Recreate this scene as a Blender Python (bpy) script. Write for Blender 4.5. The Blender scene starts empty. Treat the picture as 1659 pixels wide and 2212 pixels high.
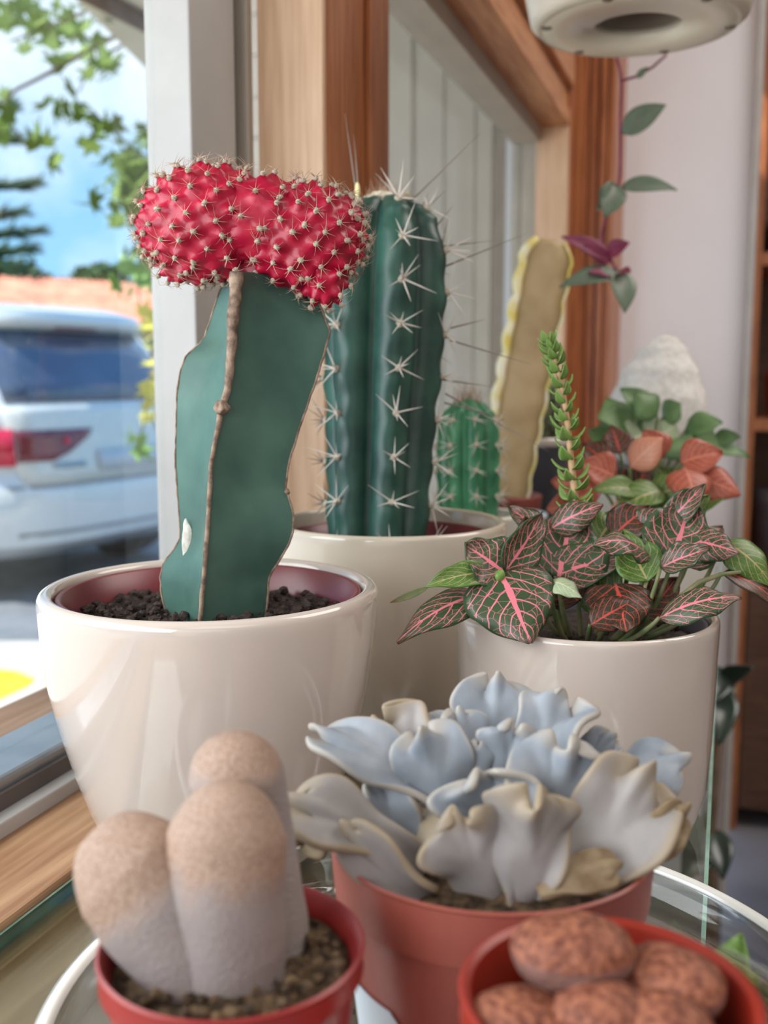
import bpy, bmesh, math, random
from mathutils import Vector, Matrix, noise
random.seed(7)
sc = bpy.context.scene
COL = sc.collection
# ------------------------------------------------------------------ camera
W, H, FPX = 1659.0, 2212.0, 2250.0
YAW, PITCH = math.radians(18.2), math.radians(7.5)
CAM = Vector((0, 0, 1.2))
FW = Vector((-math.sin(YAW)*math.cos(PITCH), math.cos(YAW)*math.cos(PITCH), -math.sin(PITCH)))
RT = Vector((math.cos(YAW), math.sin(YAW), 0)); UP = RT.cross(FW)
cd = bpy.data.cameras.new('camera'); cam = bpy.data.objects.new('camera', cd); COL.objects.link(cam)
cam.matrix_world = Matrix.Translation(CAM) @ Matrix((RT, UP, -FW)).transposed().to_4x4()
cd.sensor_fit = 'VERTICAL'; cd.sensor_height = 36; cd.lens = 36*FPX/H
cd.clip_start = 0.01; cd.clip_end = 300
cd.dof.use_dof = True; cd.dof.focus_distance = 0.40; cd.dof.aperture_fstop = 11.0
sc.camera = cam
sc.cycles.transparent_max_bounces = 32
# ------------------------------------------------------------------ sky, sun, room fill lights, exposure
w = bpy.data.worlds.new('sky'); sc.world = w; w.use_nodes = True
nt = w.node_tree; N = nt.nodes; L = nt.links; N.clear()
out = N.new('ShaderNodeOutputWorld'); bg = N.new('ShaderNodeBackground')
tc = N.new('ShaderNodeTexCoord'); sp = N.new('ShaderNodeSeparateXYZ'); L.new(tc.outputs['Generated'], sp.inputs[0])
rp = N.new('ShaderNodeValToRGB'); L.new(sp.outputs['Z'], rp.inputs[0])
rp.color_ramp.elements[0].position = 0.0; rp.color_ramp.elements[0].color = (.23, .44, .62, 1)
rp.color_ramp.elements[1].position = .55; rp.color_ramp.elements[1].color = (.075, .22, .48, 1)
nz = N.new('ShaderNodeTexNoise'); nz.inputs['Scale'].default_value = 3.2; nz.inputs['Detail'].default_value = 5
L.new(tc.outputs['Generated'], nz.inputs['Vector'])
cr = N.new('ShaderNodeValToRGB'); cr.color_ramp.elements[0].position = .50; cr.color_ramp.elements[1].position = .68
L.new(nz.outputs['Fac'], cr.inputs[0])
mx = N.new('ShaderNodeMix'); mx.data_type = 'RGBA'; L.new(cr.outputs['Color'], mx.inputs['Factor'])
L.new(rp.outputs['Color'], mx.inputs['A']); mx.inputs['B'].default_value = (.66, .69, .71, 1)
L.new(mx.outputs['Result'], bg.inputs['Color']); bg.inputs['Strength'].default_value = 2.1
L.new(bg.outputs[0], out.inputs[0])
sl = bpy.data.lights.new('sun', 'SUN'); sl.energy = 7.0; sl.angle = math.radians(.6); sl.color = (1, .95, .86)
so = bpy.data.objects.new('sun', sl); COL.objects.link(so)
so.rotation_euler = Vector((-.62, -.50, .95)).to_track_quat('Z', 'Y').to_euler()
def area(name, loc, tgt, sx, sy, e, col):
    a = bpy.data.lights.new(name, 'AREA'); a.shape = 'RECTANGLE'; a.size = sx; a.size_y = sy; a.energy = e; a.color = col
    o = bpy.data.objects.new(name, a); COL.objects.link(o); o.location = loc
    o.rotation_euler = (Vector(loc)-Vector(tgt)).to_track_quat('Z', 'Y').to_euler()
    return o
area('ceiling_fill_rear', (.9, -1.0, 2.52), (.9, -1.0, 0), 1.6, 1.2, 10, (1, .93, .86))  # unseen fill light added to brighten the interior
area('ceiling_fill_front', (1.0, 1.3, 2.52), (1.0, 1.3, 0), 1.2, 1.2, 24, (1, .93, .86))  # second added fill, also lifts the white end wall
# unseen fill light added behind the camera to brighten the pot fronts
area('rear_fill_light', (.9, -2.385, 1.5), (.9, .6, 1.5), 1.8, 1.5, 7.5, (1, .96, .94))
# unseen fill light added just outside the long side window to strengthen daylight
area('side_window_fill', (-.36, -.25, 1.36), (.4, .1, 1.2), 1.2, .42, 9.5, (.97, .98, 1))
sc.view_settings.view_transform = 'Standard'; sc.view_settings.look = 'None'
sc.view_settings.gamma = 1; sc.view_settings.use_curve_mapping = False; sc.view_settings.exposure = 0.08
# ------------------------------------------------------------------ helpers
def atd(x, y, d): return CAM + d*(FW + (x-829.5)/FPX*RT - (y-1106)/FPX*UP)
def atax(x, y, ax, v):
    r = FW + (x-829.5)/FPX*RT - (y-1106)/FPX*UP
    return CAM + r*((v-CAM[ax])/r[ax])
def s2l(v):
    v /= 255.0
    return v/12.92 if v <= .04045 else ((v+.055)/1.055)**2.4
def C(r, g, b): return (s2l(r), s2l(g), s2l(b), 1)
def newmat(name):
    m = bpy.data.materials.new(name); m.use_nodes = True
    nt = m.node_tree; b = nt.nodes['Principled BSDF']
    return m, nt, b
def pmat(name, c1, c2=None, scale=60, rough=.6, bump=0, bscale=None, coat=0, stretch=(1, 1, 1), detail=4, metal=0, sss=0, spec=.5, lo=.35, hi=.65, dist=.0006):
    m, nt, b = newmat(name); n, l = nt.nodes, nt.links
    b.inputs['Roughness'].default_value = rough; b.inputs['Metallic'].default_value = metal
    b.inputs['Coat Weight'].default_value = coat; b.inputs['Coat Roughness'].default_value = .05
    b.inputs['Specular IOR Level'].default_value = spec
    if sss: b.inputs['Subsurface Weight'].default_value = sss; b.inputs['Subsurface Scale'].default_value = .004; b.inputs['Subsurface Radius'].default_value = (1, .6, .4)
    t = n.new('ShaderNodeTexCoord'); mp = n.new('ShaderNodeMapping'); mp.inputs['Scale'].default_value = stretch
    l.new(t.outputs['Object'], mp.inputs[0])
    z = n.new('ShaderNodeTexNoise'); z.inputs['Scale'].default_value = scale; z.inputs['Detail'].default_value = detail
    l.new(mp.outputs[0], z.inputs['Vector'])
    r = n.new('ShaderNodeValToRGB'); r.color_ramp.elements[0].position = lo; r.color_ramp.elements[1].position = hi
    r.color_ramp.elements[0].color = c1; r.color_ramp.elements[1].color = c2 or c1
    l.new(z.outputs['Fac'], r.inputs[0]); l.new(r.outputs[0], b.inputs['Base Color'])
    if bump:
        z2 = n.new('ShaderNodeTexNoise'); z2.inputs['Scale'].default_value = bscale or scale*3; z2.inputs['Detail'].default_value = 5
        l.new(mp.outputs[0], z2.inputs['Vector'])
        bp = n.new('ShaderNodeBump'); bp.inputs['Strength'].default_value = bump; bp.inputs['Distance'].default_value = dist
        l.new(z2.outputs['Fac'], bp.inputs['Height']); l.new(bp.outputs[0], b.inputs['Normal'])
    return m
def glassmat(name, tint, ior=1.45, rough=0.0, boost=1.0):
    m, nt, b = newmat(name); n, l = nt.nodes, nt.links; n.remove(b)
    o = [x for x in n if x.type == 'OUTPUT_MATERIAL'][0]
    tr = n.new('ShaderNodeBsdfTransparent'); tr.inputs[0].default_value = tint
    g = n.new('ShaderNodeBsdfGlossy'); g.inputs['Roughness'].default_value = rough
    f = n.new('ShaderNodeFresnel'); f.inputs[0].default_value = ior
    mu = n.new('ShaderNodeMath'); mu.operation = 'MULTIPLY'; mu.inputs[1].default_value = boost; mu.use_clamp = True
    l.new(f.outputs[0], mu.inputs[0])
    mi = n.new('ShaderNodeMixShader'); l.new(mu.outputs[0], mi.inputs[0]); l.new(tr.outputs[0], mi.inputs[1]); l.new(g.outputs[0], mi.inputs[2])
    l.new(mi.outputs[0], o.inputs[0]); return m
def mesh(name, v, f, mat, parent=None, smooth=True, uv=None):
    me = bpy.data.meshes.new(name); me.from_pydata([tuple(p) for p in v], [], f)
    if smooth: me.polygons.foreach_set('use_smooth', [True]*len(me.polygons))
    if uv:
        ul = me.uv_layers.new(name='UVMap')
        for lp in me.loops: ul.data[lp.index].uv = uv[lp.vertex_index]
    if mat: me.materials.append(mat)
    me.validate(); me.update()
    return obj(name, me, parent)
def obj(name, me, parent=None):
    o = bpy.data.objects.new(name, me); COL.objects.link(o)
    if parent is not None:
        o.parent = parent; o.matrix_parent_inverse = world(parent).inverted()
    return o
def world(o):
    m = o.matrix_basis.copy()
    while o.parent is not None:
        m = o.parent.matrix_basis @ o.matrix_parent_inverse @ m if False else (o.matrix_parent_inverse @ m)
        o = o.parent; m = o.matrix_basis @ m
    return m
def tag(o, label, cat, group=None):
    o['label'] = label; o['category'] = cat
    if group: o['group'] = group
    return o
def thing(name, loc, label, cat, group=None):
    o = bpy.data.objects.new(name, None); COL.objects.link(o); o.location = loc; o.empty_display_size = .02
    return tag(o, label, cat, group)
def struct(o): o['kind'] = 'structure'; return o
class MB:
    def __init__(s): s.v = []; s.f = []
    def add(s, v, f):
        k = len(s.v); s.v += [tuple(p) for p in v]; s.f += [tuple(i+k for i in q) for q in f]
    def box(s, a, b):
        (x0, y0, z0), (x1, y1, z1) = a, b
        s.add([(x0,y0,z0),(x1,y0,z0),(x1,y1,z0),(x0,y1,z0),(x0,y0,z1),(x1,y0,z1),(x1,y1,z1),(x0,y1,z1)],
              [(0,3,2,1),(4,5,6,7),(0,1,5,4),(1,2,6,5),(2,3,7,6),(3,0,4,7)])
    def tube(s, pts, rad, seg=8, cap=True):
        pts = [Vector(p) for p in pts]; n = len(pts); rad = rad if isinstance(rad, (list, tuple)) else [rad]*n
        v = []; f = []; ref = None
        for i, p in enumerate(pts):
            t = (pts[min(i+1, n-1)]-pts[max(i-1, 0)]).normalized()
            if ref is None: ref = t.orthogonal().normalized()
            a = (ref - t*ref.dot(t)).normalized(); ref = a; b = t.cross(a)
            for k in range(seg):
                th = 2*math.pi*k/seg; v.append(p+(a*math.cos(th)+b*math.sin(th))*rad[i])
        for i in range(n-1):
            for k in range(seg):
                k2 = (k+1) % seg; f.append((i*seg+k, i*seg+k2, (i+1)*seg+k2, (i+1)*seg+k))
        if cap: f.append(tuple(range(seg))[::-1]); f.append(tuple((n-1)*seg+k for k in range(seg)))
        s.add(v, f)
    def lathe(s, prof, c, seg=64, closed=False):
        v = []; f = []; n = len(prof)
        for r, z in prof:
            for k in range(seg):
                th = 2*math.pi*k/seg; v.append((c[0]+r*math.cos(th), c[1]+r*math.sin(th), c[2]+z))
        for i in range(n if closed else n-1):
            j = (i+1) % n
            for k in range(seg):
                k2 = (k+1) % seg; f.append((i*seg+k, i*seg+k2, j*seg+k2, j*seg+k))
        s.add(v, f)
    def build(s, name, mat, parent=None, smooth=True): return mesh(name, s.v, s.f, mat, parent, smooth)
def box(name, a, b, mat, parent=None, bev=0):
    m = MB(); m.box(tuple(min(x, y) for x, y in zip(a, b)), tuple(max(x, y) for x, y in zip(a, b))); o = m.build(name, mat, parent, False)
    if bev:
        md = o.modifiers.new('bevel', 'BEVEL'); md.width = bev; md.segments = 2
    return o
def ico(sub):
    bm = bmesh.new(); bmesh.ops.create_icosphere(bm, subdivisions=sub, radius=1)
    v = [x.co.copy() for x in bm.verts]; f = [tuple(q.index for q in p.verts) for p in bm.faces]; bm.free(); return v, f
ICO = {k: ico(k) for k in (1, 2, 3, 4, 5)}
def bez(a, b, c, t): return a*(1-t)**2 + b*2*t*(1-t) + c*t*t
def lerp(a, b, t): return a+(b-a)*t
def interp(tab, x):
    if x <= tab[0][0]: return tab[0][1]
    for (x0, y0), (x1, y1) in zip(tab, tab[1:]):
        if x <= x1:
            t = (x-x0)/(x1-x0); return y0+(y1-y0)*t
    return tab[-1][1]
def smooth_interp(tab, x):
    for (x0, y0), (x1, y1) in zip(tab, tab[1:]):
        if x <= x1:
            t = max(0, (x-x0)/(x1-x0)); t = t*t*(3-2*t); return y0+(y1-y0)*t
    return tab[-1][1]
# ------------------------------------------------------------------ materials
ceramic = pmat('glazed_white_ceramic', C(196, 183, 173), C(204, 192, 183), 9, .08, coat=.6, bump=.05, bscale=45, dist=.0004)
ceramic_warm = pmat('glazed_cream_ceramic', C(202, 190, 172), C(207, 196, 180), 9, .13, coat=.5)
burgundy = pmat('burgundy_plastic', C(112, 44, 52), C(124, 50, 58), 30, .32)
terracotta_plastic = pmat('terracotta_plastic', C(136, 60, 48), C(166, 92, 80), 26, .42, bump=.08, bscale=200, stretch=(1, 1, .35))
red_plastic = pmat('red_brown_plastic', C(132, 38, 38), C(148, 46, 44), 30, .35)
orange_plastic = pmat('orange_red_plastic', C(138, 36, 22), C(154, 44, 28), 30, .38)
soil_m = pmat('dark_potting_soil', C(36, 28, 26), C(74, 60, 54), 420, .95, bump=1, bscale=900, dist=.001)
soil_b = pmat('brown_gritty_soil', C(50, 36, 24), C(128, 104, 76), 300, .95, bump=1, bscale=700, lo=.4, hi=.75, dist=.001)
stock_m = pmat('rootstock_skin', C(52, 84, 76), C(82, 116, 104), 38, .42, bump=.12, bscale=240, lo=.25, hi=.8, spec=.4)
cork_m = pmat('corky_margin', C(96, 78, 68), C(158, 136, 118), 240, .9, bump=.6)
scar_m = pmat('pale_scar', C(190, 186, 176), C(222, 220, 212), 300, .85, bump=.4)
crimson = pmat('crimson_skin', C(148, 2, 40), C(186, 8, 58), 90, .36, sss=.12, lo=.3, hi=.7)
pinkbud = pmat('mauve_bud', C(186, 70, 120), C(214, 120, 150), 300, .5)
wool = pmat('cream_wool', C(212, 196, 170), C(240, 230, 210), 900, .95, bump=.8)
spine_tan = pmat('tan_spine', C(140, 110, 92), C(206, 182, 158), 60, .5)
spine_lit = pmat('lit_white_spine', C(206, 196, 186), C(236, 230, 222), 50, .45)  # grey-brown spine painted white as if catching the light
spine_grey = pmat('grey_brown_spine', C(116, 104, 98), C(150, 138, 128), 50, .45)
col_m = pmat('blue_green_cactus_skin', C(28, 60, 54), C(50, 90, 78), 40, .38, bump=.08, bscale=200, spec=.45)
small_m = pmat('bright_green_cactus_skin', C(40, 110, 76), C(74, 142, 100), 50, .4)
bract_m = pmat('bract_green', C(92, 126, 52), C(140, 170, 94), 120, .5)
stem_green = pmat('stem_green', C(96, 118, 72), C(140, 132, 96), 140, .6)
stem_pink = pmat('spike_stem', C(176, 142, 100), C(206, 168, 130), 140, .6)
eche = pmat('blue_grey_waxy_leaf', C(120, 130, 142), C(152, 159, 168), 55, .55, bump=.12, bscale=300)
eche_y = pmat('yellowing_waxy_leaf', C(138, 134, 132), C(164, 160, 160), 48, .58, bump=.15, bscale=300)
def rim_tint(m, col, p0, p1):   # frilled margin is paler than the blade
    nt = m.node_tree; n, l = nt.nodes, nt.links; b = n['Principled BSDF']; src = b.inputs['Base Color'].links[0].from_socket
    t = n.new('ShaderNodeTexCoord'); s_ = n.new('ShaderNodeSeparateXYZ'); l.new(t.outputs['UV'], s_.inputs[0])
    def M(op, a, c=None):
        q = n.new('ShaderNodeMath'); q.operation = op
        for i, x in enumerate((a, c)):
            if x is None: continue
            if isinstance(x, (int, float)): q.inputs[i].default_value = x
            else: l.new(x, q.inputs[i])
        return q.outputs[0]
    e = M('MAXIMUM', M('MULTIPLY', M('ABSOLUTE', M('SUBTRACT', s_.outputs[0], .5)), 2.0), s_.outputs[1])
    r = n.new('ShaderNodeMapRange'); r.inputs['From Min'].default_value = p0; r.inputs['From Max'].default_value = p1; l.new(e, r.inputs['Value'])
    mm = n.new('ShaderNodeMix'); mm.data_type = 'RGBA'; l.new(r.outputs[0], mm.inputs['Factor']); l.new(src, mm.inputs['A']); mm.inputs['B'].default_value = col
    l.new(mm.outputs['Result'], b.inputs['Base Color'])
rim_tint(eche, C(182, 172, 158), .88, 1.04); rim_tint(eche_y, C(158, 138, 104), .80, 1.08)
dry_m = pmat('dry_brown_leaf', C(112, 92, 66), C(158, 140, 112), 120, .8, bump=.4)
glass = glassmat('clear_window_glass', (.97, .985, .98, 1), 1.3, 0, .1)
shelf_glass = glassmat('shelf_glass', (.92, .965, .945, 1), 1.45, .02, .5)
plate_glass = glassmat('plate_glass', (.97, .985, .985, 1), 1.5, .03, .6)
edge_glass = pmat('green_glass_edge', C(120, 160, 146), C(160, 196, 182), 40, .2)
alu = pmat('painted_grey_aluminium', C(168, 168, 164), C(176, 176, 172), 20, .45)
alu_light = pmat('light_grey_aluminium', C(172, 171, 170), C(180, 179, 178), 20, .4)
gasket = pmat('dark_gasket', C(82, 74, 72), C(92, 84, 80), 40, .6)
greige = pmat('greige_painted_frame', C(176, 168, 156), C(184, 176, 164), 20, .5)
alu_met = pmat('anodised_rail', C(150, 160, 172), C(166, 174, 184), 40, .28, metal=.75)
wood = pmat('varnished_cedar', C(146, 82, 46), C(186, 118, 72), 26, .38, bump=.15, bscale=60, stretch=(9, 9, .5))
wood_h = pmat('varnished_cedar_rail', C(168, 104, 62), C(204, 144, 96), 26, .38, bump=.15, bscale=60, stretch=(9, .5, 9))
sill_w = pmat('sill_wood', C(150, 110, 78), C(184, 146, 112), 22, .42, bump=.15, bscale=60, stretch=(9, .6, 9))
dark_wood = pmat('dark_brown_wood', C(84, 56, 40), C(104, 72, 52), 14, .5, stretch=(1, 1, 6))
white_wall = pmat('white_panel', C(230, 231, 238), C(236, 237, 243), 3, .3, bump=.02)
wall_m = pmat('cream_plaster', C(214, 204, 192), C(222, 212, 200), 4, .85)
ceil_m = pmat('ceiling_paint', C(226, 220, 212), None, 4, .9)
floor_m = pmat('grey_floor', C(150, 148, 156), C(166, 164, 170), 5, .45)
white_paint = pmat('white_car_paint', C(226, 230, 230), C(232, 236, 236), 2, .18, coat=.8)
hatch_paint = pmat('white_hatch_paint', C(222, 224, 220), None, 2, .2, coat=.8)
car_glass = pmat('dark_car_glass', C(64, 74, 96), C(96, 108, 134), 1.2, .08, coat=1)
tail_red = pmat('tail_light_red', C(226, 24, 60), C(236, 40, 74), 8, .15, coat=1)
tail_dark = pmat('tail_light_smoked', C(110, 24, 38), C(134, 40, 52), 8, .15, coat=1)
black_m = pmat('black_rubber', C(38, 38, 42), None, 8, .6)
silver = pmat('silver_badge', C(176, 180, 180), None, 8, .3, metal=.8)
plate_m = pmat('number_plate', C(200, 204, 210), C(210, 212, 216), 8, .4)
asphalt = pmat('asphalt', C(112, 118, 126), C(132, 136, 142), 9, .9, bump=.3)
pavement = pmat('concrete_pavement', C(190, 184, 174), C(210, 204, 194), 5, .9, bump=.2)
yellow = pmat('yellow_road_paint', C(236, 178, 30), C(248, 200, 60), 12, .7)
roof_m = pmat('terracotta_roof_tile', C(206, 128, 104), C(232, 166, 138), 2.5, .85, stretch=(1, 1, 3))
house_w = pmat('house_wall', C(214, 204, 188), C(224, 214, 200), 2, .9)
soffit_m = pmat('soffit_board', C(214, 206, 194), C(222, 214, 204), 2, .8)
bark = pmat('bark', C(86, 72, 58), C(118, 100, 82), 20, .9)
tree_leaf = pmat('vine_leaf', C(84, 116, 44), C(132, 158, 66), 8, .6)
yellow_leaf = pmat('yellow_leaf', C(196, 196, 70), C(222, 216, 110), 8, .6)
dark_leaf = pmat('dark_tree_leaf', C(38, 66, 44), C(74, 104, 62), 2, .7)
mid_leaf = pmat('mid_tree_leaf', C(70, 100, 60), C(110, 136, 84), 2, .7)
wall_ext = pmat('pale_exterior_board', C(226, 222, 212), C(236, 232, 222), 6, .7)
wall_ext2 = pmat('pale_brick', C(238, 230, 222), C(244, 238, 230), 20, .8)
dgrey = pmat('dark_grey_plastic', C(70, 70, 78), C(82, 82, 90), 20, .5)
leaf_dark = pmat('glossy_dark_leaf', C(34, 50, 44), C(56, 74, 62), 20, .3, coat=.3)
leaf_green = pmat('soft_green_leaf', C(72, 104, 60), C(112, 144, 92), 40, .5)
leaf_bright = pmat('lime_leaf', C(120, 168, 78), C(156, 198, 110), 30, .5)
golden = pmat('golden_cactus_skin', C(174, 150, 110), C(196, 172, 132), 30, .55, sss=.1)
golden_edge = pmat('lemon_cactus_margin', C(232, 212, 110), C(250, 246, 220), 60, .6)
fuzz_white = pmat('white_hair', C(222, 218, 212), C(240, 238, 234), 160, .95, bump=1, bscale=400, dist=.002)
bumpy_m = pmat('olive_cactus_skin', C(74, 84, 60), C(120, 120, 92), 220, .8, bump=.8)
stone_skin = pmat('f', C(150, 100, 80))
def vein_mat(name, g1, g2, vein, vein2, wid=1.0):
    m, nt, b = newmat(name); n, l = nt.nodes, nt.links
    b.inputs['Roughness'].default_value = .42
    tcn = n.new('ShaderNodeTexCoord'); s = n.new('ShaderNodeSeparateXYZ')
    nd = n.new('ShaderNodeTexNoise'); nd.inputs['Scale'].default_value = 5; l.new(tcn.outputs['UV'], nd.inputs['Vector'])
    va = n.new('ShaderNodeVectorMath'); va.operation = 'MULTIPLY_ADD'; va.inputs[1].default_value = (.05, .05, 0)
    l.new(nd.outputs['Color'], va.inputs[0]); l.new(tcn.outputs['UV'], va.inputs[2]); l.new(va.outputs[0], s.inputs[0])
    def M(op, a, c=None, clamp=False):
        q = n.new('ShaderNodeMath'); q.operation = op; q.use_clamp = clamp
        for i, x in enumerate((a, c)):
            if x is None: continue
            if isinstance(x, (int, float)): q.inputs[i].default_value = x
            else: l.new(x, q.inputs[i])
        return q.outputs[0]
    U = M('MULTIPLY', M('ABSOLUTE', M('SUBTRACT', s.outputs[0], .525)), 2.0)
    V = s.outputs[1]
    mid = M('LESS_THAN', U, .06*wid)
    side = M('SUBTRACT', M('MULTIPLY', V, 6.0), M('MULTIPLY', M('POWER', U, 1.3), 2.6))
    fr = M('ABSOLUTE', M('SUBTRACT', M('FRACT', side), .5))
    sec = M('LESS_THAN', fr, .06*wid)
    vo = n.new('ShaderNodeTexVoronoi'); vo.feature = 'DISTANCE_TO_EDGE'; vo.inputs['Scale'].default_value = 7.5
    mp = n.new('ShaderNodeMapping'); mp.inputs['Scale'].default_value = (1.0, 1.15, 1); l.new(va.outputs[0], mp.inputs[0]); l.new(mp.outputs[0], vo.inputs['Vector'])
    ter = M('MULTIPLY', M('LESS_THAN', vo.outputs['Distance'], .017*wid), .75)
    ed = M('LESS_THAN', U, .93)
    f = M('MULTIPLY', M('MAXIMUM', M('MAXIMUM', mid, sec), ter), ed)
    gz = n.new('ShaderNodeTexNoise'); gz.inputs['Scale'].default_value = 3; l.new(tcn.outputs['UV'], gz.inputs['Vector'])
    gm = n.new('ShaderNodeMix'); gm.data_type = 'RGBA'; l.new(gz.outputs[0], gm.inputs['Factor']); gm.inputs['A'].default_value = g1; gm.inputs['B'].default_value = g2
    vm = n.new('ShaderNodeMix'); vm.data_type = 'RGBA'; l.new(gz.outputs[0], vm.inputs['Factor']); vm.inputs['A'].default_value = vein; vm.inputs['B'].default_value = vein2
    mm = n.new('ShaderNodeMix'); mm.data_type = 'RGBA'; l.new(f, mm.inputs['Factor']); l.new(gm.outputs['Result'], mm.inputs['A']); l.new(vm.outputs['Result'], mm.inputs['B'])
    l.new(mm.outputs['Result'], b.inputs['Base Color'])
    bp = n.new('ShaderNodeBump'); bp.inputs['Strength'].default_value = .5; bp.inputs['Distance'].default_value = .0006; bp.invert = True
    l.new(f, bp.inputs['Height']); l.new(bp.outputs[0], b.inputs['Normal'])
    return m
fit_pink = vein_mat('pink_veined_leaf', C(34, 58, 40), C(58, 84, 44), C(214, 106, 122), C(228, 136, 148))
fit_red = vein_mat('red_veined_leaf', C(34, 44, 30), C(62, 52, 34), C(206, 66, 64), C(190, 90, 70), .8)
fit_green = vein_mat('pale_veined_green_leaf', C(66, 104, 38), C(86, 124, 54), C(166, 176, 110), C(200, 150, 120), .7)
fit_pale = vein_mat('cream_green_leaf', C(136, 156, 116), C(172, 184, 150), C(200, 206, 178), C(206, 200, 180), .6)
fit_orange = vein_mat('coral_leaf', C(140, 60, 46), C(180, 96, 72), C(196, 112, 92), C(200, 124, 98), 1)
fit_coral = vein_mat('salmon_leaf', C(196, 128, 100), C(214, 150, 122), C(224, 160, 140), C(226, 160, 130), .8)
def lobe_mat(name, side, top1, top2, sc_=90):
    m, nt, b = newmat(name); n, l = nt.nodes, nt.links
    b.inputs['Roughness'].default_value = .62
    at = n.new('ShaderNodeAttribute'); at.attribute_name = 'top'
    t = n.new('ShaderNodeTexCoord'); vo = n.new('ShaderNodeTexVoronoi'); vo.inputs['Scale'].default_value = sc_*6
    nz = n.new('ShaderNodeTexNoise'); nz.inputs['Scale'].default_value = sc_*5; nz.inputs['Detail'].default_value = 6; l.new(t.outputs['Object'], nz.inputs['Vector'])
    l.new(t.outputs['Object'], vo.inputs['Vector'])
    r = n.new('ShaderNodeValToRGB'); r.color_ramp.elements[0].position = .38; r.color_ramp.elements[1].position = .62
    r.color_ramp.elements[0].color = top1; r.color_ramp.elements[1].color = top2; l.new(nz.outputs[0], r.inputs[0])
    mm = n.new('ShaderNodeMix'); mm.data_type = 'RGBA'; l.new(at.outputs['Fac'], mm.inputs['Factor']); mm.inputs['A'].default_value = side
    l.new(r.outputs[0], mm.inputs['B']); l.new(mm.outputs['Result'], b.inputs['Base Color'])
    bp = n.new('ShaderNodeBump'); bp.inputs['Strength'].default_value = .8; bp.inputs['Distance'].default_value = .0009
    l.new(nz.outputs[0], bp.inputs['Height']); l.new(bp.outputs[0], b.inputs['Normal'])
    return m
lobe_grey = lobe_mat('mauve_grey_body', C(150, 140, 138), C(150, 122, 104), C(176, 150, 134), 240)
lobe_brown = lobe_mat('brown_wrinkled_body', C(120, 88, 80), C(98, 46, 30), C(158, 98, 72), 110)
# ------------------------------------------------------------------ setting: room shell, outdoors ground
struct(box('floor', (-.42, -2.5, -.1), (3.0, 4.6, 0), floor_m))
struct(box('ceiling', (-.42, -2.5, 2.6), (3.0, 4.6, 2.7), ceil_m))
struct(box('wall_right', (3.0, -2.5, 0), (3.1, 4.6, 2.6), wall_m))
struct(box('wall_far', (-.1, 4.5, 0), (3.0, 4.6, 2.6), wall_m))
struct(box('wall_rear', (-.42, -2.5, 0), (3.0, -2.4, 2.6), wall_m))
struct(box('wall_left_lower', (-.42, -2.4, 0), (-.30, 2.0, .955), wall_m))
struct(box('wall_left_upper', (-.42, -2.4, 1.68), (-.30, 2.0, 2.6), wall_m))
fill_frame = struct(box('fill_light_frame', (-.04, -2.4, .69), (1.84, -2.36, .75), alu))     # frame added around the rear fill light, behind the camera
box('window_frame', (-.04, -2.4, 2.25), (1.84, -2.36, 2.31), alu, fill_frame); box('window_frame', (-.06, -2.4, .69), (0, -2.36, 2.31), alu, fill_frame); box('window_frame', (1.80, -2.4, .69), (1.86, -2.36, 2.31), alu, fill_frame)  # other sides of the frame added for the rear fill light
we = struct(box('wall_end', (-.42, 2.02, .2), (.024, 2.08, 2.6), white_wall))
struct(box('baseboard_end', (-.20, 2.0, 0), (.028, 2.09, .2), leaf_dark))
struct(box('trim_1', (.022, 2.0, .2), (.035, 2.09, 2.6), alu_light, bev=.002))
# outdoors
g1 = struct(box('ground_asphalt', (-60, -20, -.12), (-.42, 80, -.04), asphalt))
a = atax(0, 1385, 2, 0); b_ = atax(95, 1385, 2, 0); dr = (b_-a).normalized()
pv = MB(); e0 = a-dr*6; e1 = a+dr*2.6
pv.add([(e0.x, e0.y, 0), (e1.x, e1.y, 0), (-.42, 5.2, 0), (-.42, -6, 0), (e0.x-4, -6, 0)] + [(e0.x, e0.y, -.04), (e1.x, e1.y, -.04), (-.42, 5.2, -.04), (-.42, -6, -.04), (e0.x-4, -6, -.04)],
       [(0, 4, 3, 2, 1), (0, 1, 6, 5), (1, 2, 7, 6), (2, 3, 8, 7), (3, 4, 9, 8), (4, 0, 5, 9)])
struct(pv.build('ground_pavement', pavement, None, False))
ym = MB(); q = [atax(x, y, 2, .0) for x, y in [(-160, 1440), (0, 1446), (40, 1452), (78, 1468), (60, 1484), (0, 1512), (-160, 1560)]]
k = len(q); ym.add([(p.x, p.y, .0015) for p in q]+[(p.x, p.y, .0005) for p in q], [tuple(range(k))[::-1]]+[(i, (i+1) % k, (i+1) % k+k, i+k) for i in range(k)])
tag(ym.build('road_marking', yellow, None, False), 'yellow painted marking on the pale pavement outside the window', 'road marking')
HZ = 1.588
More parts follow.
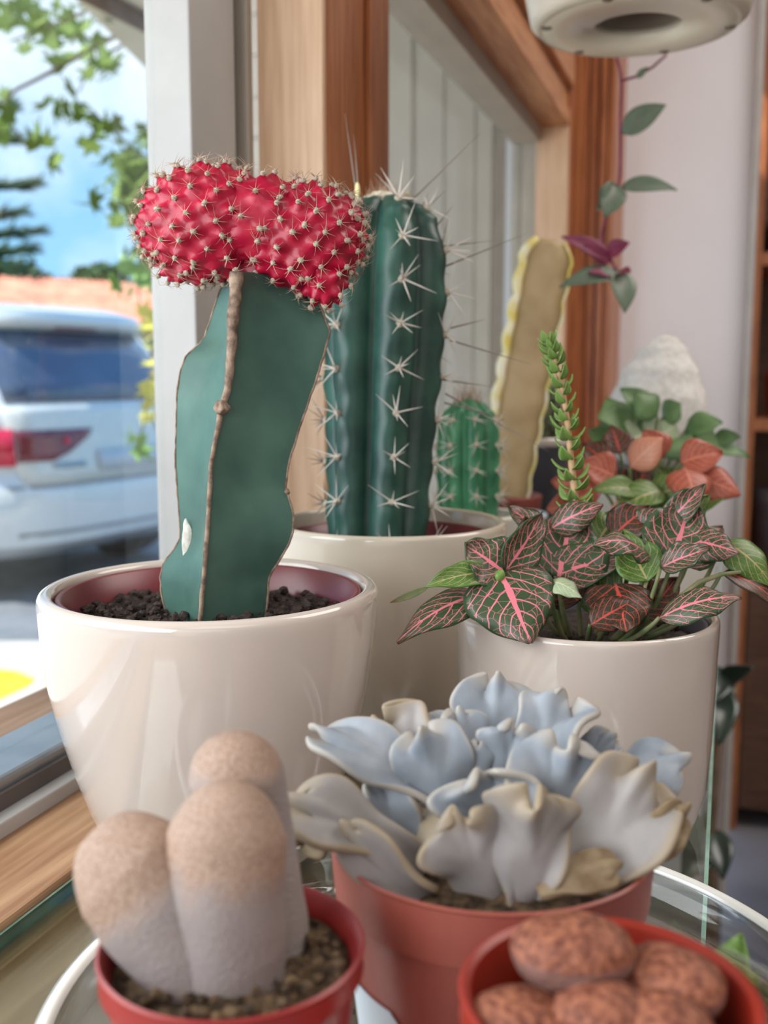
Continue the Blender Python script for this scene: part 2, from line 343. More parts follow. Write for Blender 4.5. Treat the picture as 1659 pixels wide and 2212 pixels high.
# window wall -------------------------------------------------------
w1 = struct(box('window_1', (-.345, -2.4, 1.0), (-.308, .567, 1.018), alu_met, bev=.002))
box('glazing_bead', (-.312, -2.4, .996), (-.297, .567, 1.004), alu_light, w1, .001)
box('window_gasket', (-.3078, -2.4, 1.0042), (-.305, .567, 1.012), gasket, w1)
box('window_pane', (-.332, -2.4, 1.018), (-.328, .567, 1.62), glass, w1)
box('head_rail', (-.345, -2.4, 1.60), (-.308, .567, 1.68), alu, w1)
box('mullion', (-.335, .567, .99), (-.305, .626, 1.7), alu_light, w1, .0012)
box('window_gasket', (-.34, .626, .99), (-.312, .640, 1.7), gasket, w1)
w2 = struct(box('window_2', (-.345, .640, .99), (-.305, 1.95, 1.015), greige))
box('window_frame', (-.345, .640, .99), (-.303, .648, 1.7), greige, w2, .001)
box('window_frame', (-.345, 1.71, 1.015), (-.306, 1.95, 1.60), greige, w2)
box('window_frame', (-.345, .789, HZ-.022), (-.300, 1.71, HZ+.03), greige, w2, .001)
box('window_pane', (-.334, .79, 1.015), (-.330, 1.71, HZ-.02), glass, w2)
t2 = struct(box('trim_2', (-.298, .655, .99), (-.260, .790, 1.75), wood, None, .001))       # wooden post
for y0, y1, xo in ((.655, .688, -.254), (.691, .735, -.2565), (.738, .760, -.252), (.763, .790, -.2555)):
    box('moulding_strip', (-.262, y0, .99), (xo, y1, 1.75), wood, t2, .001)
daylit_wood = pmat('daylit_jamb_wood', C(206, 168, 134), C(226, 192, 160), 26, .4, bump=.12, bscale=60, stretch=(9, 9, .5))  # paler copy of the post wood, daylight on the jambs put into its colour
box('daylit_jamb_face', (-.300, .6485, .99), (-.2545, .6548, 1.75), daylit_wood, t2, .0008)
t3 = struct(box('trim_3', (-.300, .790, HZ), (-.260, 1.71, HZ+.09), wood_h, None, .001))    # header
for z0, z1, xo in ((HZ, HZ+.024, -.254), (HZ+.028, HZ+.052, -.259), (HZ+.056, HZ+.10, -.248)):
    box('moulding_strip', (-.262, .790, z0), (xo, 1.71, z1), wood_h, t3, .001)
t4 = struct(box('trim_4', (-.304, 1.71, .96), (-.260, 1.84, 1.75), wood, None, .001))
for y0, y1, xo in ((1.71, 1.745, -.254), (1.75, 1.785, -.259), (1.79, 1.84, -.252)):
    box('moulding_strip', (-.262, y0, .96), (xo, y1, 1.75), wood, t4, .001)
box('daylit_jamb_face', (-.306, 1.703, .99), (-.2545, 1.7098, HZ), daylit_wood, t4, .0008)
t5 = struct(box('trim_5', (-.30, 1.85, .0), (-.199, 2.02, 2.6), wood, None, .001))
for x0, x1, yo in ((-.254, -.243, 1.838), (-.240, -.226, 1.842), (-.222, -.212, 1.836), (-.209, -.199, 1.841)):
    box('moulding_strip', (x0, yo, 0.2), (x1, 1.851, 2.6), wood, t5, .001)
struct(box('trim_6', (-.42, -2.4, .955), (-.251, 1.84, .9965), sill_w, None, .0015))          # window sill
# outer wall return seen through the second window
er = struct(box('wall_outer', (-1.25, 2.6, 0), (-.42, 2.75, 3), wall_ext))
xx = -1.22; i = 0
while xx < -.5:
    wd = random.choice((.045, .06, .08))
    box('cladding_board', (xx, 2.585+random.random()*.012, 0), (xx+wd-.008, 2.601, 3), random.choice((wall_ext, wall_ext, greige)), er, .002)
    xx += wd
bc = struct(box('wall_brick_pier', (-1.02, 1.9, 0), (-.80, 2.3, 3), wall_ext2))
for r in range(34):
    for c in range(2):
        x0 = -1.02+c*.11+(.0 if r % 2 else .0)
        if r*.075 > .4: box('brick', (x0+.004, 1.892, .004+r*.075), (x0+.106, 1.901, .070+r*.075), wall_ext2, bc)
# awning soffit, its unseen near part widened to keep sun off the plants
aw = MB(); p0, p1 = atax(165, 0, 2, 2.1), atax(340, 172, 2, 2.1); dd = p1-p0
A1 = p1+dd*1.2
poly = [(-2.6, -3.0), (-2.6, 2.0), (p0.x+.03, 2.08), (p0.x, p0.y), (A1.x, A1.y), (-.42, A1.y), (-.42, -3.0)]
kk = len(poly); aw.add([(x, y, 2.1) for x, y in poly]+[(x, y, 2.2) for x, y in poly], [tuple(range(kk)), tuple(range(kk, 2*kk))[::-1]]+[(i, i+kk, (i+1) % kk+kk, (i+1) % kk) for i in range(kk)])
awn = struct(aw.build('awning', soffit_m, None, False))
q0, q1 = atax(215, 0, 2, 2.08), atax(335, 62, 2, 2.08); d2 = (q1-q0)
bm_ = MB(); bm_.tube([q0-d2*4, q1+d2*1.5], .022, 8); bm_.build('awning_beam', dark_wood, awn)
# ------------------------------------------------------------------ glass shelf and plate
shelf = thing('glass_shelf', (-.125, .6, .987), 'long clear glass shelf sheet with green edge running beside the window', 'shelf')
box('glass_sheet', (-.2495, .06, .987), (-.0015, 1.25, .993), shelf_glass, shelf)
box('polished_edge', (-.0015, .06, .987), (0.0002, 1.25, .993), edge_glass, shelf)
box('polished_edge', (-.2507, .06, .987), (-.2495, 1.25, .993), edge_glass, shelf)
lc = struct(box('trim_7', (-.30, -.3, .94), (-.085, 1.95, .9868), sill_w))
lc['label'] = 'wooden ledge under the glass shelf'
PC = Vector((-.072, .286, .9932)); PR = .1235
pl = MB(); pr = [(0, .0005), (PR-.02, .0005), (PR-.008, .003), (PR-.002, .010), (PR, .0165), (PR-.002, .0185), (PR-.0045, .0175), (PR-.0065, .012), (PR-.011, .0062), (PR-.02, .0048), (0, .0048)]
pl.lathe(pr, PC, 128)
po = pl.build('glass_plate', plate_glass); tag(po, 'round clear glass plate with raised rim under the three small pots', 'plate')
rr = MB(); rr.lathe([(PR+.0006, .0150), (PR+.0006, .0178), (PR-.0022, .0194), (PR-.0050, .0178), (PR-.0048, .0168), (PR-.0022, .0176)], PC, 128, True)
rr.build('rim_highlight', pmat('rim_highlight_white', C(224, 226, 220), C(240, 240, 236), 30, .15, coat=1), po)  # opaque pale ring paints the white highlight on the clear rim
ZP = .9984      # top of the plate
ZG = .9932      # top of the shelf
# ------------------------------------------------------------------ pots
def ceramic_pot(c, rim, zr, zb, prof, mat, parent, lip=.0055):
    """prof: list of (fraction of height from rim, radius)"""
    h = zr-zb; out = []
    for f, r in prof: out.append((r, h*(1-f)))
    out = out[::-1]; n = 8
    top = [(rim-lip/2+lip/2*math.cos(a), h-lip*.5+lip*.5*math.sin(a)) for a in [math.pi*k/n for k in range(n+1)]]
    rb = out[0][0]
    prof2 = [(0, 0), (rb-.006, 0), (rb-.002, .0015), (rb, .005)]
    prof2 += [p for p in out if .006 < p[1] < h-.004] + top
    prof2 += [(rim-lip-.001, h-.02), (rb-lip, .008), (0, .008)]
    m = MB(); m.lathe(prof2, (c.x, c.y, zb), 96); return m.build('ceramic_pot', mat, parent)
def liner(c, r, ztop, h, mat, parent, th=.0012):
    m = MB(); m.lathe([(r-.012, 0), (r-.003, h*.6), (r, h), (r-th, h+.0006), (r-2*th, h), (r-.003-2*th, h*.6), (r-.014, .001)], (c.x, c.y, ztop-h), 72); return m.build('nursery_pot', mat, parent)
def soil(c, r, z, mat, parent, amp=.003, n=26, clumps=0, seed=0, sk=.012):
    rnd = random.Random(seed); v = []; f = []; S = 48
    v.append((c.x, c.y, z))
    for i in range(1, n+1):
        for k in range(S):
            th = 2*math.pi*k/S; x = c.x+r*i/n*math.cos(th); y = c.y+r*i/n*math.sin(th)
            hh = noise.noise(Vector((x, y, seed))*260)*amp*.7+noise.noise(Vector((x, y, seed))*90)*amp
            if i == n: hh *= .2
            v.append((x, y, z+hh))
    for k in range(S): f.append((0, 1+k, 1+(k+1) % S))
    for i in range(n-1):
        for k in range(S): f.append((1+i*S+k, 1+(i+1)*S+k, 1+(i+1)*S+(k+1) % S, 1+i*S+(k+1) % S))
    v2 = len(v); v += [(c.x, c.y, z-sk)]+[(c.x+r*math.cos(2*math.pi*k/S), c.y+r*math.sin(2*math.pi*k/S), z-sk) for k in range(S)]
    for k in range(S):
        f.append((v2, v2+1+(k+1) % S, v2+1+k)); a0 = 1+(n-1)*S
        f.append((a0+k, v2+1+k, v2+1+(k+1) % S, a0+(k+1) % S))
    o = mesh('soil', v, f, mat, parent)
    if clumps:
        m = MB()
        for _ in range(clumps):
            th = rnd.random()*6.283; q_ = r*.93*math.sqrt(rnd.random()); s = rnd.uniform(.0006, .0026)*(r/.05)**.5
            vv, ff = ICO[1]; of = rnd.random()*100
            m.add([(c.x+q_*math.cos(th)+p.x*s*(1+noise.noise(p*2+Vector((of, 0, 0)))), c.y+q_*math.sin(th)+p.y*s*(1+noise.noise(p*2+Vector((0, of, 0)))), z+amp*.4+p.z*s*.8+s*.3) for p in vv], ff)
        cl = m.build('soil_crumbs', mat, o, False); cl['kind'] = 'stuff'
    return o
def plastic_pot(c, r, zr, zb, band, mat, parent, taper=.72, th=.0012):
    h = zr-zb; rb = r*taper; step = .0022
    rs = r-step-(r-step-rb)*band/h
    m = MB(); m.lathe([(0, 0), (rb-.002, 0), (rb, .002), (rs, h-band-.0012), (rs+step, h-band), (r-.0006, h-.001), (r, h-.0002), (r-th*.6, h+.0003), (r-th*1.5, h-.0006), (rs-th, h-band), (rb-th, .003), (0, .003)], (c.x, c.y, zb), 96)
    o = m.build('plastic_pot', mat, parent); o.modifiers.new('crease', 'EDGE_SPLIT').split_angle = math.radians(28); return o
# ------------------------------------------------------------------ POT A: grafted cactus
A = atd(456, 1262, .45); RA = .0722
tA = thing('grafted_cactus', (A.x, A.y, ZG), 'crimson-topped grafted cactus on a green three-edged stock in the largest white pot', 'potted plant')
ceramic_pot(A, RA, A.z, ZG, [(.06, RA), (.2, RA*.985), (.35, RA*.955), (.5, RA*.90), (.65, RA*.835), (.8, RA*.755), (.92, RA*.67)], ceramic, tA, .007)
liner(A, RA-.0075, A.z-.003, .03, burgundy, tA)
soil(A, RA-.0095, A.z-.0155, soil_m, tA, .006, 30, 380, 3)
for (x, y, z_, s_) in ((392, 1296, .402, .0055), (420, 1305, .398, .005), (372, 1312, .400, .0045), (350, 1300, .41, .004), (610, 1280, .41, .0045), (640, 1290, .405, .004), (700, 1272, .43, .004), (590, 1300, .40, .004)):
    cp_ = atd(x, y, z_); cp_.z = A.z-.0150+s_*.45; vv, ff = ICO[3]
    mesh('soil_clump', [cp_+Vector((q.x*s_*1.3, q.y*s_, q.z*s_*.8))*(1+.45*noise.noise(q*2.2+cp_*300)+.2*noise.noise(q*7)) for q in vv], ff, soil_m, tA)
# rootstock: section by section, three ribs
Ltab = [(588, 488), (640, 470), (700, 452), (738, 438), (750, 420), (772, 400), (800, 390), (850, 382), (1000, 379), (1100, 386), (1160, 390), (1185, 378), (1215, 352), (1250, 346), (1285, 350), (1345, 362)]
Mtab = [(588, 512), (650, 506), (750, 500), (840, 492), (880, 478), (930, 470), (1000, 456), (1100, 450), (1200, 444), (1345, 432)]
Rtab = [(588, 626), (600, 645), (640, 682), (680, 700), (715, 712), (770, 698), (830, 680), (920, 648), (1000, 624), (1050, 617), (1075, 624), (1110, 634), (1150, 632), (1180, 622), (1215, 600), (1245, 582), (1345, 572)]
rows = []; edges = {'L': [], 'M': [], 'R': []}
ys = [588+ (1345-588)*i/54 for i in range(55)]
for y in ys:
    l, m_, r = interp(Ltab, y), interp(Mtab, y), interp(Rtab, y)
    jx = 1.6*noise.noise(Vector((y*.02, 3, 0)))
    Lp, Mp, Rp = atd(l+jx, y, .462), atd(m_+jx, y, .432), atd(r-jx, y, .456)
    cen = (Lp+Mp+Rp)/3; Bk = atd((l+r)/2, y, .478)
    edges['L'].append(Lp); edges['M'].append(Mp); edges['R'].append(Rp)
    def valley(a, b, k=.16):
        return [lerp(lerp(a, b, t), cen, k*math.sin(math.pi*t)) for t in (.12, .3, .5, .7, .88)]
    ring = [Lp]+valley(Lp, Mp, .22)+[Mp]+valley(Mp, Rp, .12)+[Rp]+valley(Rp, Bk, -.1)[:4]+[Bk]+valley(Bk, Lp, -.1)
    rows.append(ring)
v = [p for r in rows for p in r]; n = len(rows[0]); f = []
for i in range(len(rows)-1):
    for k in range(n): f.append((i*n+k, (i+1)*n+k, (i+1)*n+(k+1) % n, i*n+(k+1) % n))
f.append(tuple(range(n)))
rs = mesh('rootstock', v, f, stock_m, tA); rs.modifiers.new('weld', 'EDGE_SPLIT').split_angle = math.radians(38)
def margin(pts, rad, name='corky_edge', m=cork_m):
    q = MB(); q.tube([p+Vector((noise.noise(p*300), noise.noise(p*300+Vector((9, 0, 0))), 0))*.0004 for p in pts], rad, 8); o = q.build(name, m, rs); return o
nm = len(edges['M'])
margin(edges['M'], [lerp(.0029, .0010, min(1, max(0, (i/nm-.05)/.42))) * (1.0+.25*noise.noise(Vector((i*.5, 0, 0)))) for i in range(nm)])
margin(edges['L'], [.0005]*nm); margin(edges['R'], [.00055]*nm)
def blob(name, p, s, mat, parent, sub=2, amp=.25, fr=1.5, flat=None, rot=None):
    vv, ff = ICO[sub]; of = Vector((p.x*97, p.y*71, p.z*53)); s = Vector(s) if not isinstance(s, (int, float)) else Vector((s, s, s))
    out = []
    for q in vv:
        k = 1+amp*noise.noise(q*fr+of); d = Vector((q.x*s.x, q.y*s.y, q.z*s.z))*k
        if rot is not None: d = rot @ d
        out.append(p+d)
    return mesh(name, out, ff, mat, parent)
blob('dry_areole', atd(480, 880, .4305), .0031, cork_m, rs, 3, .5, 2.2)
CR = Matrix((RT, FW, UP)).transposed()
blob('pale_scar', atd(404, 1168, .4545), (.0022, .0007, .0092), scar_m, rs, 3, .3, 2, rot=CR)
blob('pale_scar', atd(497, 938, .4375), (.0008, .0005, .0022), scar_m, rs, 2, .3, 2, rot=CR)
blob('dry_areole', atd(620, 1062, .456), .0014, cork_m, rs, 2, .6, 3)
# scion
sc_t = thing('tmp', (0, 0, 0), '', ''); bpy.data.objects.remove(sc_t)
PX = .45/FPX
lobes = [((455, 482), (150, 118), .452, 150, 1), ((655, 515), (128, 112), .450, 130, 2), ((565, 480), (115, 92), .447, 58, 3), ((700, 606), (44, 50), .446, 26, 4), ((412, 560), (70, 50), .452, 46, 5), ((350, 500), (50, 60), .455, 30, 6), ((740, 500), (48, 66), .450, 34, 7), ((560, 575), (90, 30), .452, 6, 8)]
ell = []
for (cx, cy), (rx, ry), d, nt_, sd in lobes: ell.append((atd(cx, cy, d), rx*PX, min(rx, ry)*PX*.95, ry*PX))
def inv(e, p):
    d = CR.transposed() @ (p-e[0]); return math.sqrt((d.x/e[1])**2+(d.y/e[2])**2+(d.z/e[3])**2)
sm = MB(); tips = []
for (spec, e) in zip(lobes, ell):
    nt_ = spec[3]; rnd = random.Random(spec[4]); dirs = []
    for i in range(nt_):
        z_ = 1-2*(i+.5)/nt_; ph = i*2.39996+spec[4]; rr_ = math.sqrt(1-z_*z_)
        d = Vector((rr_*math.cos(ph), rr_*math.sin(ph), z_))+Vector([rnd.uniform(-.5, .5) for _ in range(3)])*(1.3/math.sqrt(nt_)); dirs.append(d.normalized())
    sig = 1.45/math.sqrt(nt_); hgt = .0037
    vv, ff = ICO[5] if nt_ > 60 else ICO[4]; out = []
    rm = (e[1]+e[2]+e[3])/3
    def surf(q):
        b = min((q-d).length_squared for d in dirs); b = math.exp(-b/(sig*sig*.55))
        L_ = Vector((q.x*e[1], q.y*e[2], q.z*e[3])); return e[0]+CR @ (L_*(1+(hgt*b-.0007)/rm*1.0)), b
    for q in vv: out.append(surf(q)[0])
    sm.add(out, ff)
    for d in dirs:
        p, _ = surf(d); inside = any(inv(o, p) < 1.03 for o in ell if o is not e)
        nrm = (CR @ Vector((d.x/e[1], d.y/e[2], d.z/e[3]))).normalized()
        if not inside and nrm.dot(FW) < .45: tips.append((p, nrm))
scion = sm.build('scion', crimson, tA)
tuft_v, tuft_f = ICO[2]
tm = bpy.data.meshes.new('areole'); tm.from_pydata([tuple(q*(1+.45*noise.noise(q*3.1))) for q in tuft_v], [], tuft_f); tm.materials.append(wool)
for p_ in tm.polygons: p_.use_smooth = True
def place(me, name, p, z, s, parent, roll=0):
    o = bpy.data.objects.new(name, me); COL.objects.link(o); o.parent = parent; o.matrix_parent_inverse = world(parent).inverted()
    q = z.to_track_quat('Z', 'Y').to_matrix().to_4x4() @ Matrix.Rotation(roll, 4, 'Z')
    s = Vector((s, s, s)) if isinstance(s, (int, float)) else Vector(s)
    o.matrix_basis = Matrix.Translation(p) @ q @ Matrix.Diagonal((s.x, s.y, s.z, 1)); return o
rnd = random.Random(5); rnd.shuffle(tips)
spn = MB()
def curved_spine(m, p, d, L_, r, bend, seg=4, n=4):
    pts = []; 
    for i in range(n+1):
        t = i/n; pts.append(p+d*L_*t+bend*L_*t*t)
    m.tube(pts, [r*(1-.85*i/n) for i in range(n+1)], seg, False)
for i, (p, nr) in enumerate(tips):
    if i < 298: place(tm, 'areole', p, nr, (.00125*rnd.uniform(.8, 1.25), .00115, .0011), scion, rnd.random()*6)
    a1 = nr.orthogonal().normalized(); b1 = nr.cross(a1)
    for k in range(rnd.choice((6, 7, 8))):
        th = k*.9+rnd.random()*.6; rad = a1*math.cos(th)+b1*math.sin(th)
        el = rnd.uniform(.35, .9) if k else 1.3
        d = (rad+nr*el).normalized(); curved_spine(spn, p+nr*.0003, d, rnd.uniform(.0035, .0066), rnd.uniform(.00012, .0002), (rad*rnd.uniform(-.15, .2)-nr*.25+UP*.1))
s_ = spn.build('spines', spine_tan, scion); s_['kind'] = 'stuff'
blob('flower_bud', atd(645, 399, .449), (.0026, .0026, .0034), pinkbud, scion, 3, .1)
# ------------------------------------------------------------------ POT B: columnar cactus
B = atd(841, 1122, .60); RB = .067
tB = thing('columnar_cactus', (B.x, B.y, ZG), 'tall blue-green ribbed cactus with long pale spines behind the crimson one', 'potted plant')
ceramic_pot(B, RB, B.z, ZG, [(.06, RB), (.3, RB*.985), (.6, RB*.95), (.85, RB*.88), (.95, RB*.8)], ceramic_warm, tB, .005)
liner(B, RB-.0065, B.z-.009, .03, burgundy, tB)
soil(B, RB-.0085, B.z-.018, soil_m, tB, .003, 16, 80, 5)
def ribbed(parent, name, base, top, prof, nrib, th0, depth, mat, notch=0, nn=8, zseg=70, asp=1.0):
    """returns stem and crest function; base/top Vectors, prof: (t, radius)"""
    ax = (top-base); Ht = ax.length; zx = ax.normalized(); xa = (RT-zx*RT.dot(zx)).normalized(); ya = zx.cross(xa)  # ya points away from viewer
    S = nrib*12; v = []; f = []
    def P(t, th):
        R_ = smooth_interp(prof, t)
        c = abs(math.cos(nrib*(th-th0)/2)); k = 1-depth*(1-c**.75)
        k += notch*(c**6)*math.cos(t*nn*2*math.pi)
        return base+zx*(Ht*t)+(xa*math.cos(th)+ya*math.sin(th))*R_*k
    for i in range(zseg+1):
        t = i/zseg; t = 1-(1-t)**1.25 if False else t
        for k_ in range(S): v.append(P(t, 2*math.pi*k_/S))
    for i in range(zseg):
        for k_ in range(S): f.append((i*S+k_, i*S+(k_+1) % S, (i+1)*S+(k_+1) % S, (i+1)*S+k_))
    f.append(tuple(zseg*S+k_ for k_ in range(S))); f.append(tuple(range(S))[::-1])
    o = mesh(name, v, f, mat, parent)
    return o, P, zx, xa, ya
# viewer-facing side is -ya ; angle of a rib seen at offset phi to the right: th = -90deg + phi
cb = atd(812, 1160, .60); ctp = atd(838, 428, .61)
cb.z = B.z-.02
prof = [(0, .0295), (.15, .0305), (.35, .0325), (.55, .0355), (.75, .0362), (.86, .0345), (.93, .0295), (.97, .022), (.99, .013), (1, .003)]
th0 = math.radians(-90+15)
stB, PB, zx, xa, ya = ribbed(tB, 'stem', cb, ctp, prof, 6, th0, .40, col_m, .03, 8.5, 110)
smesh = bpy.data.meshes.new('spine'); mm_ = MB(); mm_.tube([(0, 0, 0), (0, 0, .5), (0, 0, 1)], [1, .72, .12], 6)
smesh.from_pydata(mm_.v, [], mm_.f); smesh.materials.append(spine_lit)
smesh2 = smesh.copy(); smesh2.materials.clear(); smesh2.materials.append(spine_grey)
for me_ in (smesh, smesh2):
    for p_ in me_.polygons: p_.use_smooth = True
def spine(p, d, L_, r, parent, me=None): return place(me or smesh, 'spine', p, d, (r, r, L_), parent)
rnd = random.Random(11); ns = 0
for rib in range(6):
    th = th0+rib*math.pi/3; vis = (xa*math.cos(th)+ya*math.sin(th)).dot(-FW)
    for j in range(9):
        t = (j+.0)/8.5 + .02; 
        if t > .985: continue
        p = PB(t, th); nr = (xa*math.cos(th)+ya*math.sin(th)+zx*(.1 if t < .85 else (t-.85)*7)).normalized()
        place(tm, 'areole', p+nr*.0004, nr, (.0024 if t > .5 else .0018, .0022, .0016), stB, rnd.random()*6)
        if vis < -.75: continue
        a1 = nr.orthogonal().normalized(); b1 = nr.cross(a1); k0 = rnd.random()
        nk = 7 if vis > -.3 else 5
        for k in range(nk):
            aa = (k+k0)*6.283/nk; rad = a1*math.cos(aa)+b1*math.sin(aa)
            d = (rad+nr*rnd.uniform(.1, 1.6)+Vector([rnd.uniform(-.35, .35) for _ in range(3)])).normalized(); L_ = rnd.uniform(.006, .019)*(1.15 if t > .6 else 1)
            if ns < 285: spine(p+nr*.001, d, L_, rnd.uniform(.0004, .00055), stB, smesh if vis > -.1 else smesh2); ns += 1  # facing ribs take the lit-looking white spines, far ribs the grey ones
for (a_, b2) in (((772, 432), (745, 245)), ((776, 430), (764, 290)), ((882, 440), (1037, 288)), ((900, 470), (962, 412)), ((955, 578), (1138, 504)), ((930, 535), (1065, 520)), ((925, 510), (978, 445)), ((948, 560), (968, 470)), ((972, 735), (1150, 788)), ((962, 850), (1185, 975)), ((968, 710), (1048, 690)), ((955, 820), (1060, 835)), ((960, 870), (1080, 900))):
    p = atd(a_[0], a_[1], .605); q = atd(b2[0], b2[1], .60); spine(p, (q-p).normalized(), (q-p).length, .00055, stB, smesh2)
blob('yellow_crown_bud', atd(772, 412, .602), (.0016, .0016, .005), golden_edge, stB, 2, .1)
cw = MB()
for i in range(120):   # woolly crown of young spines
    a0 = rnd.random()*6.28; rr_ = rnd.random()*.014; p = ctp+xa*math.cos(a0)*rr_+ya*math.sin(a0)*rr_-zx*(.0015+rr_*.35)
    curved_spine(cw, p, (zx+xa*rnd.uniform(-.6, .6)+ya*rnd.uniform(-.6, .6)).normalized(), rnd.uniform(.006, .016), .00028, Vector((0, 0, 0)), 4, 2)
o = cw.build('crown_spines', spine_tan, stB); o['kind'] = 'stuff'
blob('crown_wool', ctp-zx*.001, (.013, .013, .004), wool, stB, 3, .5, 3)
# ------------------------------------------------------------------ leaf builder
def leaf(name, base, tip, width, nhint, mat, parent, arch=.15, cup=.15, wave=.0, wk=3, shape='ovate', nv=14, nu=8, thick=.0005, side=None, roll=0, sub=0, ctrl=None, ph=0):
    base, tip = Vector(base), Vector(tip); L_ = (tip-base).length; nh = Vector(nhint).normalized()
    ct = Vector(ctrl) if ctrl is not None else (base+tip)/2+nh*L_*arch*1.0
    v = []; uv = []; f = []
    for i in range(nv+1):
        t = i/nv; p = bez(base, ct, tip, t); tg = ((ct-base)*(1-t)+(tip-ct)*t)*2
        tg = tg.normalized() if tg.length > 1e-9 else (tip-base).normalized()
        sd = tg.cross(nh)
        sd = sd.normalized() if sd.length > 1e-3 else RT.copy()
        n_ = sd.cross(tg).normalized()
        if shape == 'ovate': hw = (math.sin(math.pi*min(1, t**.72))**.85)*(1-.18*t)
        elif shape == 'long': hw = math.sin(math.pi*t**.9)**.8
        elif shape == 'fan': hw = (.34+.66*min(1, t/.72)**.9) * (1 if t < .78 else math.sqrt(max(0.0, 1-((t-.78)/.225)**2)))
        elif shape == 'heart': hw = (math.sin(math.pi*min(1, (t+.10)/1.10)**.62)**.8)
        hw = max(hw, .03)*width/2
        for j in range(nu+1):
            u = j/nu*2-1
            wv = wave*width*(abs(u)**1.5)*math.sin(wk*math.pi*t*2+ph+(1.3 if u > 0 else 0))*min(1, t*2)
            # frill along the outer rim
            if shape == 'fan': 
                ed = max(abs(u), t); ed = max(0, (ed-.45)/.55)**1.6; wv += wave*width*1.25*ed*(math.sin(math.atan2(u, t-.45)*3.0+ph*1.7)+.45*math.sin(math.atan2(u, t-.45)*7.0+ph*3.1))
            sx_ = sd*hw*u
            if shape == 'fan': sx_ = sx_*(1+.10*math.sin(t*11+ph*2))+tg*(L_*.085*t**4*math.sin(u*6.0+ph*1.3))
            q = p+sx_+n_*(cup*width*(u*u)*.5*(.4+.6*math.sin(math.pi*t))+wv)
            v.append(q); uv.append(((u+1)/2, t))
    for i in range(nv):
        for j in range(nu):
            a0 = i*(nu+1)+j; f.append((a0, a0+1, a0+nu+2, a0+nu+1))
    o = mesh(name, v, f, mat, parent, True, uv)
    if thick:
        md = o.modifiers.new('thickness', 'SOLIDIFY'); md.thickness = thick; md.offset = 0
    if sub:
        md = o.modifiers.new('smooth', 'SUBSURF'); md.levels = sub; md.render_levels = sub
    return o
def tube(name, pts, rad, mat, parent, seg=8):
    m = MB(); m.tube(pts, rad, seg); return m.build(name, mat, parent)
def curve_pts(a, c, b, n=8): return [bez(Vector(a), Vector(c), Vector(b), i/n) for i in range(n+1)]
